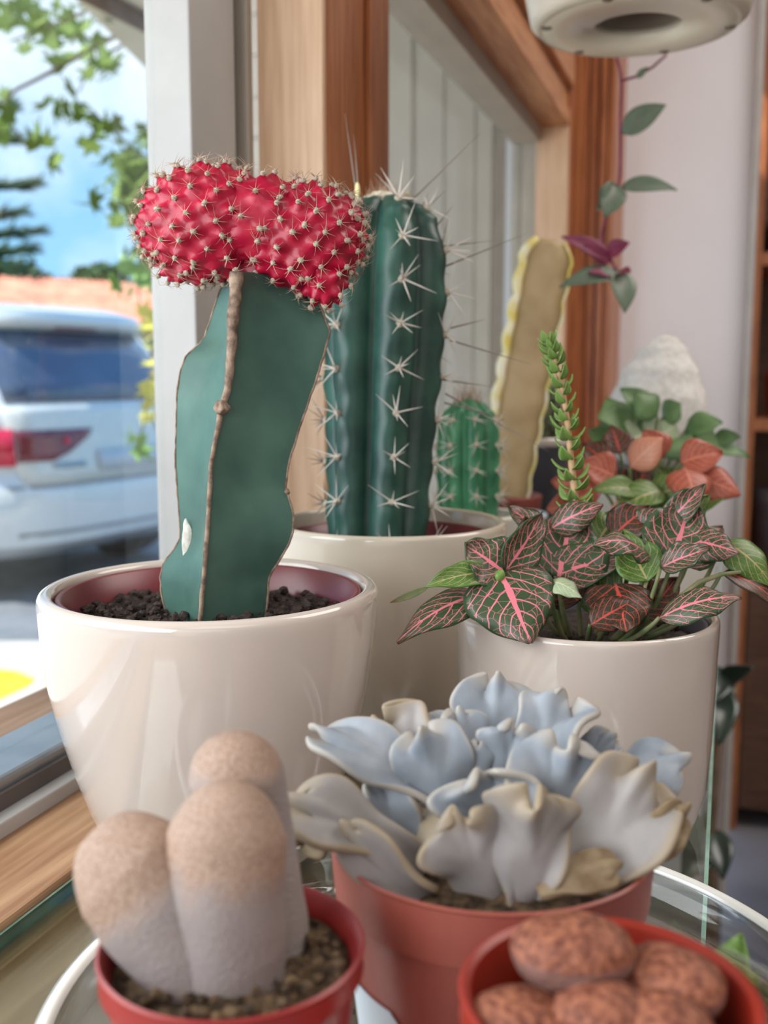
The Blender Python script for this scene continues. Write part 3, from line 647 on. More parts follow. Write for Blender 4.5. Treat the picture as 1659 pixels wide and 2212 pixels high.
# ------------------------------------------------------------------ POT C: nerve plant
Cc = atd(1265, 1318, .486); RC = .06
tC = thing('nerve_plant', (Cc.x, Cc.y, ZG), 'pink-veined dark-leaved nerve plant with a green flower spike in a straight-sided white pot', 'potted plant')
ceramic_pot(Cc, RC, Cc.z, ZG, [(.05, RC), (.2, RC*.992), (.4, RC*.985), (.6, RC*.975), (.8, RC*.955), (.93, RC*.9)], ceramic, tC, .004)
liner(Cc, RC-.0045, Cc.z-.004, .03, dgrey, tC)
soil(Cc, RC-.0075, Cc.z-.012, soil_m, tC, .003, 16, 60, 8)
DC = .486
V = -FW; Z = Vector((0, 0, 1))
fl = [ # base, depth ; tip, depth ; width px, normal hint, mat, shape, arch, cup, wave
 ((1083, 1240), -.040, (1146, 1390), -.058, 172, V*1+Z*.35, fit_pink, 'heart', .10, -.18, .015, 0),
 ((1090, 1238), -.035, (1004, 1178), -.030, 118, V*.8+Z*.8, fit_pink, 'heart', .05, .25, .03, 1),
 ((1088, 1236), -.034, (1168, 1108), -.022, 88, V*1+RT*.5, fit_pink, 'ovate', .12, .3, .03, 2),
 ((1062, 1236), -.034, (918, 1268), -.045, 56, V*1+Z*.5, fit_green, 'ovate', .25, .2, .03, 3),
 ((1050, 1285), -.03, (856, 1388), -.05, 84, V*.8+Z*.9, fit_pink, 'ovate', .28, -.2, .02, 4),
 ((926, 1268), -.02, (843, 1302), -.02, 14, V, stem_green, 'long', .15, .1, 0, 0),
 ((1206, 1246), -.02, (1232, 1108), .004, 176, V*1+Z*.25, fit_pink, 'heart', .12, .22, .03, 1.2),
 ((1200, 1240), -.018, (1352, 1205), -.012, 96, V*1+Z*.6, fit_pink, 'heart', .12, .25, .03, 0),
 ((1184, 1146), -.005, (1303, 1090), -.012, 72, V*.9+Z*.4, fit_pink, 'ovate', .3, -.3, .04, 2),
 ((1150, 1250), -.012, (1136, 1120), .0, 110, V, fit_red, 'ovate', .1, .15, .03, 1),
 ((1172, 1160), .0, (1098, 1098), .01, 60, V+Z*.7, fit_pink, 'ovate', .2, .3, .03, 1),
 ((1400, 1200), -.028, (1281, 1180), -.046, 84, V*.7+Z*.9, fit_pink, 'ovate', .35, -.25, .05, 1),
 ((1398, 1256), -.03, (1345, 1150), -.02, 96, V, fit_green, 'ovate', .1, .25, .03, 0),
 ((1452, 1212), -.026, (1486, 1088), -.008, 150, V*1+Z*.2, fit_pink, 'heart', .1, .25, .03, 1),
 ((1434, 1142), -.01, (1520, 1050), -.012, 62, V*.9+Z*.5, fit_pink, 'ovate', .25, .35, .05, 0),
 ((1440, 1150), -.002, (1526, 1070), .0, 80, V*.9+RT*.6, fit_green, 'ovate', .2, .2, .03, 0),
 ((1428, 1226), -.036, (1534, 1186), -.044, 62, V*.8+Z*.6, fit_pink, 'ovate', .15, .3, .06, 2),
 ((1495, 1170), -.02, (1596, 1196), -.03, 78, V*1+Z*.5, fit_pink, 'heart', .2, -.2, .03, 0),
 ((1560, 1170), -.012, (1668, 1268), -.02, 92, V*1+Z*.6+RT*.2, fit_green, 'ovate', .28, -.2, .02, 0),
 ((1560, 1238), -.02, (1690, 1316), -.02, 60, V*.7+Z, fit_red, 'long', .25, .1, .02, 0),
 ((1425, 1335), -.046, (1602, 1292), -.058, 76, V*.9+Z*.9, fit_pink, 'ovate', .3, -.2, .04, 1),
 ((1330, 1262), -.028, (1352, 1366), -.044, 130, V*1+Z*.1, fit_red, 'heart', .12, -.2, .03, 1),
 ((1275, 1350), -.042, (1380, 1290), -.03, 70, V*1+Z*.3, fit_red, 'ovate', .25, -.2, .03, 1),
 ((1186, 1256), -.038, (1256, 1292), -.048, 46, V*.9+Z*.8, fit_pale, 'ovate', .3, -.25, .03, 0),
 ((1322, 1160), .0, (1400, 1096), .004, 90, V+Z*.6, fit_red, 'ovate', .2, .2, .03, 0),
 ((1370, 1160), .0, (1436, 1100), -.004, 80, V+Z*.6, fit_pink, 'ovate', .2, -.2, .03, 2),
 ((1290, 1170), .004, (1330, 1110), .014, 100, V+Z*.3, fit_green, 'ovate', .2, .2, .03, 1),
 ((1250, 1300), -.01, (1200, 1250), -.005, 90, V, fit_red, 'ovate', .1, .1, .03, 1),
 ((1390, 1330), -.02, (1460, 1250), -.012, 100, V, fit_red, 'ovate', .1, .1, .03, 1),
 ((1330, 1300), -.01, (1240, 1230), .0, 110, V, fit_green, 'ovate', .1, .1, .03, 1),
 ((1500, 1180), .01, (1560, 1140), .02, 70, V+Z, fit_pink, 'ovate', .1, .1, .03, 1)]
stem_root = {}
for i, (b0, db, t0, dt, wd, nh, mt, shp, ar, cu, wv, ph) in enumerate(fl):
    p0, p1 = atd(b0[0], b0[1], DC+db), atd(t0[0], t0[1], DC+dt)
    leaf('leaf', p0, p1, wd*1.08*DC/FPX, nh, mt, tC, ar, cu, wv*2.0, 2.1, shp, 16, 10, .0006, ph=ph)
    rootp = Vector((lerp(Cc.x, p0.x, .45), lerp(Cc.y, p0.y, .45), Cc.z-.012))
    if i not in (7, 2, 1, 5): tube('leaf_stem', curve_pts(rootp, Vector((p0.x*.7+rootp.x*.3, p0.y*.7+rootp.y*.3, rootp.z+.01)), p0-V*.001, 8), [.0012]*6+[.001, .0009, .0008], stem_green, tC)
tube('leaf_stem', [atd(x, y, DC-.03) for x, y in ((1440, 1320), (1470, 1290), (1510, 1258), (1560, 1240), (1600, 1236))], [.0016, .0014, .0012, .001, .0008], stem_green, tC)
tube('leaf_stem', [atd(x, y, DC-.02) for x, y in ((1395, 1345), (1392, 1290), (1388, 1240), (1375, 1190))], [.0018, .0016, .0014, .001], stem_green, tC)
blob('leaf_bud', atd(1080, 1243, DC-.042), .0024, bract_m, tC, 2, .3)
# flower spike
spth = [(1243, 1128), (1240, 1060), (1232, 980), (1224, 900), (1212, 830), (1196, 770), (1186, 735)]
def spline(pts, t):
    k = t*(len(pts)-1); i = min(int(k), len(pts)-2); u = k-i
    p0_, p1_, p2_, p3_ = pts[max(i-1, 0)], pts[i], pts[i+1], pts[min(i+2, len(pts)-1)]
    return .5*((2*p1_)+(p2_-p0_)*u+(2*p0_-5*p1_+4*p2_-p3_)*u*u+(3*p1_-p0_-3*p2_+p3_)*u**3)
sp3 = [atd(x, y, DC+.004) for x, y in spth]
spk = tube('flower_spike', [spline(sp3, i/30) for i in range(31)], [lerp(.0019, .0009, i/30) for i in range(31)], stem_pink, tC)
bo = leaf('bract', (0, 0, 0), (0, .18, 1), .62, (0, 1, 0), bract_m, spk, -.22, -.35, 0, 1, 'ovate', 6, 4, 0)
bm2 = bo.data; bo.matrix_parent_inverse = Matrix(); bpy.data.objects.remove(bo)
rnd = random.Random(4)
for i in range(23):
    t = (i+.5)/23*1.0; t = t**.93; p = spline(sp3, min(t, .999)); tg = (spline(sp3, min(t+.02, 1))-spline(sp3, max(t-.02, 0))).normalized()
    a1 = (RT-tg*RT.dot(tg)).normalized(); b1 = tg.cross(a1)
    for k in range(3):
        th = k*math.pi*2/3+(math.pi/3 if i % 2 else 0)+rnd.uniform(-.2, .2); rd = a1*math.cos(th)+b1*math.sin(th)
        L_ = lerp(.0108, .0056, t)*rnd.uniform(.8, 1.2); up_ = lerp(.35, 1.2, t)*rnd.uniform(.7, 1.3)
        d = (rd+tg*up_).normalized(); nn_ = (rd*up_-tg).normalized(); sx = d.cross(nn_)
        o = bpy.data.objects.new('bract', bm2); COL.objects.link(o); o.parent = spk; o.matrix_parent_inverse = world(spk).inverted()
        Mx = Matrix((sx, -nn_, d)).transposed().to_4x4()
        o.matrix_basis = Matrix.Translation(p+rd*.0008) @ Mx @ Matrix.Diagonal((L_, L_, L_, 1))
        if k == 0 and i == 0 or True:
            if not o.modifiers:
                md = o.modifiers.new('thickness', 'SOLIDIFY'); md.thickness = .05; md.offset = 0
# ------------------------------------------------------------------ POT D: frilled echeveria
D = atd(1060, 1797, .29); RD = .0452
tD = thing('frilled_echeveria', (D.x, D.y, ZP), 'blue-grey frilly succulent rosette in a terracotta-coloured plastic pot with a price sticker', 'potted plant')
potD = plastic_pot(D, RD, D.z, ZP, .0155, terracotta_plastic, tD, .76)
soil(D, RD-.0035, D.z-.005, soil_b, tD, .002, 14, 0, 2, .004)
DD = .29
el = [ # base,db, tip,dt, width, hint, mat, cup, wave, ph, arch
 ((1072, 1650), .020, (1070, 1468), .034, 215, V*1+Z*.3, eche, .15, .07, .6, -.05),
 ((1150, 1690), .012, (1222, 1512), .022, 190, V*.8+Z*.7-RT*.3, eche, .3, .08, 2.0, .25),
 ((1000, 1670), .012, (915, 1548), .020, 120, V*.8+Z*.6, eche, .2, .07, 1.0, .1),
 ((1030, 1660), .010, (985, 1540), .016, 120, V*1+RT*.5, eche, .45, .07, .3, .1),
 ((930, 1700), .012, (820, 1552), .018, 190, V*.7+Z*.8, eche_y, .2, .07, 2.4, .12),
 ((960, 1760), .004, (690, 1585), .004, 150, V*.7+Z*.9+RT*.2, eche, .3, .09, .9, .3),
 ((985, 1770), -.002, (912, 1582), -.004, 190, V*1+Z*.25, eche, -.35, .07, 1.2, .12),
 ((1075, 1700), .002, (1112, 1568), -.002, 140, V*1+Z*.2, eche, -.4, .08, 2.8, .1),
 ((920, 1890), -.012, (628, 1735), -.016, 150, V*.8+Z*.8, eche_y, .35, .09, .3, .35),
 ((930, 1930), -.024, (748, 1785), -.022, 120, V*.8-Z*.3, eche_y, .3, .05, .5, .3),
 ((1060, 1850), -.010, (1040, 1672), -.014, 230, V*1+Z*.1, eche, .3, .08, 2.2, -.05),
 ((1200, 1820), -.006, (1215, 1600), -.008, 250, V*1+Z*.2, eche, .35, .10, 4.0, .05),
 ((1240, 1935), -.018, (1400, 1670), -.012, 230, V*1+Z*.3-RT*.2, eche_y, .3, .09, 1.2, .15),
 ((1260, 1740), .008, (1470, 1640), .006, 170, V*.5+Z*1, eche, -.35, .08, .2, .35),
 ((1230, 1690), .014, (1322, 1590), .016, 100, V*.8+Z*.6, eche, .2, .08, 1.2, .1),
 ((1060, 1950), -.024, (1000, 1762), -.032, 210, V*1+Z*.2, eche_y, -.25, .07, 3.2, .0),
 ((1130, 1955), -.026, (1160, 1718), -.036, 190, V*1+Z*.1, eche_y, -.4, .12, 5.0, .1),
 ((1160, 1925), -.030, (1330, 1868), -.028, 90, V*.8+Z*.8, dry_m, -.2, .08, 1, .15),
 ((1340, 1890), -.014, (1475, 1748), -.014, 90, V*1+Z*.4, dry_m, .3, .12, 1, .35),
 ((1300, 1900), -.018, (1365, 1700), -.004, 150, V*1, eche_y, .3, .08, 2, .0),
 ((900, 1850), -.002, (800, 1700), .0, 140, V*.9+Z*.5, eche, .3, .06, 2, .1),
 ((1036, 1690), .0, (1036, 1606), -.001, 62, V, eche, -.3, .0, 0, .05),
 ((1130, 1700), .0, (1128, 1636), -.001, 66, V, eche, -.3, .0, 0, .05),
 ((1100, 1760), -.004, (1085, 1690), -.004, 100, V, eche, .3, .04, 0, .05)]
for i, (b0, db, t0, dt, wd, nh, mt, cu, wv, ph, ar) in enumerate(el):
    o = leaf('leaf', atd(b0[0], b0[1], DD+db), atd(t0[0], t0[1], DD+dt), wd*DD/FPX, nh, mt, tD, ar, cu, wv*1.25, 1.3, 'fan', 20, 18, .0022, sub=1, ph=ph)
    if mt is dry_m: o['label'] = 'dry brown leaf'
o = leaf('leaf', atd(700, 1740, DD-.014), atd(640, 1830, DD-.016), 115*DD/FPX, V+Z*.3, dry_m, tD, .2, .2, .1, 1.5, 'fan', 12, 10, .0016, sub=1); o['label'] = 'dry brown leaf'
# core that carries the rosette
blob('leaf_core', atd(1070, 1800, DD), (.021, .021, .016), eche_y, tD, 3, .2)
# price sticker on the pot
def on_pot(ang, z, off):   # point on the tapered wall of pot D
    h = D.z-ZP; rb = RD*.76; rs_ = RD-.0015-(RD-.0015-rb)*.0155/h; rr_ = lerp(rb, rs_, (z-ZP)/(h-.0155))+off
    return Vector((D.x+rr_*math.cos(ang), D.y+rr_*math.sin(ang), z))
ac = math.atan2((-RT-FW*.62).y, (-RT-FW*.62).x)
sv = []; sf = []; na, nz_ = 14, 12
for off in (.00035, .0001):
    for i in range(nz_+1):
        for j in range(na+1):
            u = j/na*2-1; w_ = i/nz_*2-1; kx = (1-max(0, abs(w_)-.6)**2*2.2); sv.append(on_pot(ac+u*.34*kx, ZP+.022+w_*.0175, off))
M_ = (na+1)*(nz_+1)
for i in range(nz_):
    for j in range(na):
        a0 = i*(na+1)+j; sf.append((a0, a0+1, a0+na+2, a0+na+1)); sf.append((a0+M_, a0+na+1+M_, a0+na+2+M_, a0+1+M_))
stk = mesh('price_sticker', sv, sf, pmat('sticker_paper', C(224, 234, 240), C(230, 238, 244), 40, .5), potD); 
tcu = bpy.data.curves.new('t', 'FONT'); tcu.body = '50'; tcu.size = .016; tcu.extrude = .00008; tcu.align_x = 'CENTER'; tcu.align_y = 'CENTER'; tcu.offset = -.0004
to = bpy.data.objects.new('t', tcu); COL.objects.link(to); bpy.context.view_layer.update()
tmh = bpy.data.meshes.new_from_object(to.evaluated_get(bpy.context.evaluated_depsgraph_get())); bpy.data.objects.remove(to)
for vtx in tmh.vertices:
    x, y, zz = vtx.co; r_ = RD*.85
    vtx.co = on_pot(ac+y/r_+.04, ZP+.022-x, .0005+zz)
tmh.materials.append(pmat('pen_ink', C(130, 136, 176), None, 40, .6)); tmh.name = 'handwriting'
obj('handwriting', tmh, stk)
# ------------------------------------------------------------------ POT E and F: living stones
def lobe(name, pts, rad, d, mat, parent, seg=36, ns_=40, amp=.03, topdir=None, tw=.55, ydepth=0, flat=1.0):
    P3 = [atd(x, y, d+dz) for x, y, dz in pts]; px = d/FPX; v = []; f = []; at = []
    n = len(P3)
    for i in range(ns_+1):
        t = i/ns_; k = t*(n-1); j = min(int(k), n-2); u = k-j
        c = spline(P3, t); tg = (spline(P3, min(1, t+.03))-spline(P3, max(0, t-.03))).normalized()
        R_ = interp([(a/(n-1), b) for a, b in enumerate(rad)], t)*px
        # round cap over the last stretch
        cap = .72
        if t > cap: R_ *= math.sqrt(max(0, 1-((t-cap)/(1-cap))**2))
        a1 = (RT-tg*RT.dot(tg)).normalized(); b1 = tg.cross(a1)
        for s_ in range(seg):
            th = 2*math.pi*s_/seg; q = c+(a1*math.cos(th)+b1*math.sin(th)*flat)*R_
            dn = (q-c).normalized() if R_ > 1e-6 else tg
            q += dn*amp*R_*noise.noise(q*120)
            v.append(q)
            face = max(0, min(1, (t-tw)/.12+.6*noise.noise(q*200)))
            at.append(face)
    for i in range(ns_):
        for s_ in range(seg): f.append((i*seg+s_, i*seg+(s_+1) % seg, (i+1)*seg+(s_+1) % seg, (i+1)*seg+s_))
    f.append(tuple(range(seg))[::-1]); f.append(tuple(ns_*seg+s_ for s_ in range(seg)))
    o = mesh(name, v, f, mat, parent)
    a_ = o.data.attributes.new('top', 'FLOAT', 'POINT'); a_.data.foreach_set('value', at)
    return o
E_ = atd(502, 2035, .2356); RE = .030
tE = thing('split_rock_plant', (E_.x, E_.y, ZP), 'mauve-grey three-headed stone plant in a small red-brown plastic pot, nearest front left', 'potted plant')
plastic_pot(E_, RE, E_.z, ZP, .006, red_plastic, tE, .8, .0011)
soil(E_, RE-.0035, E_.z-.0055, soil_b, tE, .003, 22, 160, 12, .003)
dE = .2356
lobe('plant_head', [(600, 2260, .012), (565, 1980, .013), (530, 1790, .014), (510, 1670, .012), (503, 1588, .010)], [92, 104, 108, 108, 92], dE, lobe_grey, tE, tw=.70)
lobe('plant_head', [(500, 2165, .0), (488, 2040, -.002), (484, 1920, -.004), (492, 1800, -.004), (508, 1686, -.002)], [120, 130, 128, 126, 100], dE, lobe_grey, tE, tw=.52)
lobe('plant_head', [(460, 2160, -.002), (395, 2045, -.004), (335, 1955, -.004), (283, 1880, -.003), (200, 1795, -.001)], [96, 116, 130, 130, 112], dE, lobe_grey, tE, tw=.50, flat=.92)
F_ = atd(1315, 2142, .208); RF = .030
tF = thing('brown_living_stones', (F_.x, F_.y, ZP), 'cluster of rusty brown wrinkled living stones in a small orange-red pot, front right corner', 'potted plant')
plastic_pot(F_, RF, F_.z, ZP, .006, orange_plastic, tF, .8, .0016)
soil(F_, RF-.0062, F_.z-.0095, soil_b, tF, .002, 16, 90, 15, .004)
def pebble(cx, cy, rx, ry, rz, d, rot, tilt, seed):
    px = d/FPX; c = atd(cx, cy, d); vv, ff = ICO[5]; out = []; at = []
    Rm = Matrix.Rotation(math.radians(rot), 3, 'Z') @ Matrix.Rotation(math.radians(tilt), 3, 'X')
    for q in vv:
        s_ = Vector((abs(q.x)**.9*math.copysign(1, q.x), abs(q.y)**.9*math.copysign(1, q.y), q.z if q.z < 0 else q.z*.9))
        k = 1+.035*noise.noise(q*2+Vector((seed, 0, 0)))
        top = max(0, min(1, (q.z-.0)/.25)); rid = noise.noise(Vector((q.x*9+seed, q.y*9, q.z*4+2.5*noise.noise(q*4))))
        k += top*.022*(1-abs(rid)*3)
        p = Vector((s_.x*rx*px, s_.y*ry*px, s_.z*rz*px))*k
        out.append(c+Rm @ p); at.append(top)
    o = mesh('stone_leaf', out, ff, lobe_brown, tF)
    a_ = o.data.attributes.new('top', 'FLOAT', 'POINT'); a_.data.foreach_set('value', at)
pebble(1237, 2054, 134, 96, 78, .213, 18, 4, 1)
pebble(1448, 2120, 118, 92, 70, .212, -20, 4, 2)
pebble(1122, 2210, 110, 92, 72, .206, 22, 2, 3)
pebble(1305, 2200, 112, 92, 76, .203, 10, 6, 4)
pebble(1432, 2225, 110, 92, 74, .200, -8, 6, 5)
pebble(1260, 2290, 110, 90, 74, .196, -8, 6, 6)
# crumbs of soil that fell on the plate
cb_ = MB(); rnd = random.Random(2)
for x, y, s in ((778, 2140, .0011), (760, 2182, .0008), (762, 2186, .0009), (755, 2180, .0007), (786, 2170, .0004), (1610, 2120, .0006), (781, 2146, .0007), (798, 2150, .0004)):
    p = atax(x, y, 2, ZP+.0004); vv, ff = ICO[1]; cb_.add([p+q*s*rnd.uniform(.6, 1.3) for q in vv], ff)
o = cb_.build('soil_crumbs', soil_m, None, False); o['kind'] = 'stuff'; tag(o, 'dark soil crumbs scattered on the glass plate', 'crumbs')
# ------------------------------------------------------------------ plants further along the shelf
def simple_pot(c, r, zr, zb, mat, parent, name='pot', taper=.8, lip=.003, sm=soil_m, sdrop=.006):
    h = zr-zb; m = MB(); m.lathe([(0, 0), (r*taper-.002, 0), (r*taper, .002), (r-.0008, h-.003), (r, h-.001), (r-lip*.5, h+.0005), (r-lip, h-.001), (r-lip-.001, h-.014), (0, h-.014)], (c.x, c.y, zb), 56)
    o = m.build(name, mat, parent); soil(c, r-lip-.0005, zr-sdrop, sm, parent, .0015, 8, 0, 1); return o
# G small green ribbed cactus
G = atd(1013, 1108, .76); tG = thing('small_ribbed_cactus', (G.x, G.y, ZG), 'small green ribbed cactus with cream woolly dots just behind the tall cactus', 'potted plant')
simple_pot(G, .037, G.z, ZG, wall_ext, tG)
gb = Vector((G.x, G.y, G.z-.008)); gt = atd(1012, 862, .76)
stG, PG, gz_, gx_, gy_ = ribbed(tG, 'stem', gb, gt, [(0, .0215), (.3, .0235), (.7, .0235), (.88, .020), (.96, .013), (1, .003)], 8, math.radians(-90+8), .24, small_m, .03, 5, 50)
rnd = random.Random(6)
for rib in range(8):
    th = math.radians(-82)+rib*math.pi/4; rd = gx_*math.cos(th)+gy_*math.sin(th)
    if rd.dot(-FW) < -.4: continue
    for j in range(6):
        t = j/5+.02
        if t > .96: continue
        p = PG(t, th); place(tm, 'areole', p, rd, .0019, stG)
        a1 = rd.orthogonal().normalized(); b1 = rd.cross(a1)
        for k in range(6):
            aa = k*1.047+rnd.random(); spine(p, (a1*math.cos(aa)+b1*math.sin(aa)+rd*.7).normalized(), rnd.uniform(.008, .012), .0004, stG)
cw = MB()
for i in range(60):
    a0 = rnd.random()*6.28; rr_ = rnd.random()*.014; p = gt+gx_*math.cos(a0)*rr_+gy_*math.sin(a0)*rr_-gz_*(.002+rr_*.3)
    curved_spine(cw, p, (gz_+gx_*rnd.uniform(-.4, .4)+gy_*rnd.uniform(-.4, .4)).normalized(), rnd.uniform(.010, .022), .00035, Vector((0, 0, 0)), 4, 2)
o = cw.build('crown_spines', spine_tan, stG); o['kind'] = 'stuff'
# I golden flat cactus, leaning
I = atd(1098, 905, 1.0); I.z = 1.085
tI = thing('golden_ghost_cactus', (I.x, I.y, ZG), 'leaning golden cactus blade with a toothed lemon-yellow edge, by the second window', 'potted plant')
simple_pot(I, .034, I.z, ZG, terracotta_plastic, tI)
ib = atd(1085, 985, 1.0); ib.z = I.z-.006; it = atd(1190, 520, 1.02)
axI = it-ib; v = []; f = []; nr_ = 40
for i in range(nr_+1):
    t = i/nr_; c = ib+axI*t; hw = .021*(1 if t < .93 else (1.0-(t-.93)*5.5)); tooth = .0028*abs(math.sin(t*math.pi*9))
    sd = (RT-axI.normalized()*RT.dot(axI.normalized())).normalized(); bk = sd.cross(axI.normalized())
    ring = [(-1.05, 0), (-.5, .12), (0, .26), (.5, .12), (1.05, 0), (.5, -.16), (0, -.55), (-.5, -.16)]
    for a_, b2 in ring: v.append(c+sd*(a_*hw+math.copysign(tooth, a_)*(abs(a_) > 1))+bk*b2*.02)
for i in range(nr_):
    for k in range(8): f.append((i*8+k, i*8+(k+1) % 8, (i+1)*8+(k+1) % 8, (i+1)*8+k))
f.append(tuple(nr_*8+k for k in range(8))); f.append(tuple(range(8))[::-1])
stI = mesh('stem', v, f, golden, tI)
mI = MB(); mI.tube([v[i*8]+Vector((0, 0, 0)) for i in range(nr_+1)], [.0034+.0016*abs(math.sin(i/nr_*math.pi*9)) for i in range(nr_+1)], 8); mI.build('yellow_margin', golden_edge, stI)
mI = MB(); mI.tube([v[i*8+4] for i in range(nr_+1)], .0016, 8); mI.build('yellow_margin', golden_edge, stI)
for j in range(9):
    t = (j+.5)/9; c = ib+axI*t-sd*.0245; blob('tooth', c, .0034, pmat('cream_tooth', C(240, 232, 206), None, 30, .6) if j == 0 else bpy.data.materials['cream_tooth'], stI, 2, .2)
# J bumpy olive cactus in a dark pot
J = atd(1158, 948, 1.1); tJ = thing('bumpy_cactus', (J.x, J.y, ZG), 'small bumpy olive cactus with a pinkish woolly cap in a dark grey pot', 'potted plant')
simple_pot(J, .036, J.z, ZG, dgrey, tJ, taper=.72)
rJ = MB(); rJ.lathe([(.0362, 0), (.0368, .004), (.036, .0085), (.033, .009), (.033, .004)], (J.x, J.y, J.z-.006), 40); rJ.build('white_rim', ceramic, tJ)
jc = J+Vector((0, 0, .022)); bJ = blob('stem', jc, (.024, .024, .042), bumpy_m, tJ, 4, .25, 3.5)
vv, ff = ICO[1]; tub = bpy.data.meshes.new('tubercle'); tub.from_pydata([tuple(q) for q in vv], [], ff); tub.materials.append(bumpy_m)
for i in range(70):
    z_ = 1-1.5*(i+.5)/70; ph = i*2.39996; r_ = math.sqrt(max(0, 1-z_*z_)); d = Vector((r_*math.cos(ph), r_*math.sin(ph), z_))
    place(tub, 'tubercle', jc+Vector((d.x*.0245, d.y*.0245, d.z*.043)), d, .0042, bJ)
blob('woolly_cap', atd(1152, 775, 1.1), (.014, .014, .018), pmat('pinkish_wool', C(226, 204, 192), C(240, 226, 216), 200, .95), tJ, 3, .3, 3)
# L white woolly cactus
Lc = atd(1413, 1000, 1.0); tL = thing('woolly_white_cactus', (Lc.x, Lc.y, ZG), 'white hairy dome-shaped cactus standing against the white end wall', 'potted plant')
simple_pot(Lc, .045, Lc.z, ZG, dgrey, tL)
vv, ff = ICO[5]; out = []
lb = Vector((Lc.x, Lc.y, Lc.z-.008)); ht = atd(1432, 722, 1.0).z-lb.z
for q in vv:
    t = (q.z+1)/2; r_ = smooth_interp([(0, .030), (.25, .0455), (.5, .045), (.72, .036), (.88, .0225), (.96, .012), (1, .0)], t)
    a0 = math.atan2(q.y, q.x); k = 1+.05*noise.noise(q*2.5)+.03*noise.noise(q*14)
    out.append(lb+Vector((r_*math.cos(a0)*k, r_*math.sin(a0)*k, ht*t))+RT*.008*t*t*t)
stL = mesh('stem', out, ff, fuzz_white, tL)
hr = MB(); rnd = random.Random(9)
for i in range(900):
    q = out[rnd.randrange(len(out))]; c = Vector((lb.x, lb.y, q.z)); d = (q-c); d = d.normalized() if d.length > 1e-5 else Vector((0, 0, 1))
    curved_spine(hr, q-d*.001, (d+Vector((rnd.uniform(-.8, .8), rnd.uniform(-.8, .8), rnd.uniform(-.5, .9)))).normalized(), .006, .00035, Vector((0, 0, -.2)), 3, 2)
o = hr.build('white_hairs', fuzz_white, stL); o['kind'] = 'stuff'
# K coral nerve plant, M green leafy plant
def leafy(name, label, c, r, zr, matpot, leaves, d0, stems=stem_green, taper=.86):
    t_ = thing(name, (c.x, c.y, ZG), label, 'potted plant'); simple_pot(c, r, zr, ZG, matpot, t_, taper=taper, lip=.004)
    for (b0, db, tp, dt, wd, nh, mt, ar, cu) in leaves:
        p0, p1 = atd(b0[0], b0[1], d0+db), atd(tp[0], tp[1], d0+dt)
        leaf('leaf', p0, p1, wd*d0/FPX, nh, mt, t_, ar, cu, .03, 1.5, 'ovate', 9, 6, .0006, ph=p0.x*50)
        rt = Vector((lerp(c.x, p0.x, .3), lerp(c.y, p0.y, .3), zr-.006)); tube('leaf_stem', curve_pts(rt, (rt+p0)/2+Vector((0, 0, .012)), p0, 6), .0012, stems, t_, 6)
    return t_
K = atd(1370, 1140, .70)
kl = [((1330, 1030), -.03, (1255, 1000), -.03, 90, V+Z*.4, fit_orange, .1, .2), ((1360, 1010), -.02, (1430, 945), -.03, 80, V+Z*.6, fit_coral, .2, -.2),
 ((1310, 1000), -.01, (1260, 960), 0, 80, V+Z*.3, fit_red, .1, .2), ((1480, 1010), -.03, (1500, 1090), -.05, 100, V+Z*.5, fit_orange, .2, -.2),
 ((1500, 1030), -.02, (1600, 1070), -.03, 90, V+Z*.3, fit_orange, .2, -.2), ((1470, 1000), -.02, (1560, 980), -.02, 90, V+Z*.6, fit_orange, .2, .2),
 ((1380, 1060), -.03, (1280, 1060), -.04, 60, V+Z*.7, fit_green, .2, .2), ((1430, 1060), -.03, (1330, 1105), -.04, 80, V+Z, fit_green, .2, .2),
 ((1400, 1080), -.02, (1490, 1045), -.03, 90, V+Z*.5, fit_green, .2, -.1), ((1380, 1110), -.03, (1300, 1130), -.04, 90, V, fit_coral, .1, .2),
 ((1440, 1100), -.03, (1420, 1160), -.04, 80, V, fit_green, .1, .2), ((1300, 1060), -.01, (1190, 1040), -.01, 100, V+Z*.2, fit_orange, .1, .2),
 ((1480, 1110), -.02, (1570, 1075), -.03, 50, V+Z, fit_green, .2, .2), ((1430, 990), 0, (1390, 930), 0, 90, V+Z*.5, fit_orange, .1, .1), ((1340, 980), 0, (1320, 920), .01, 80, V, fit_red, .1, .1),
 ((1350, 1080), 0, (1400, 1010), 0, 120, V, fit_red, .1, .1), ((1470, 1080), 0, (1420, 1010), 0, 120, V, fit_green, .1, .1), ((1250, 1090), 0, (1180, 1100), 0, 80, V, fit_orange, .1, .1)]
leafy('coral_nerve_plant', 'coral and lime leaved plant behind the pink-veined one in a beige pot', K, .055, K.z, wall_ext, kl, .70)
M = atd(1400, 1050, .855)
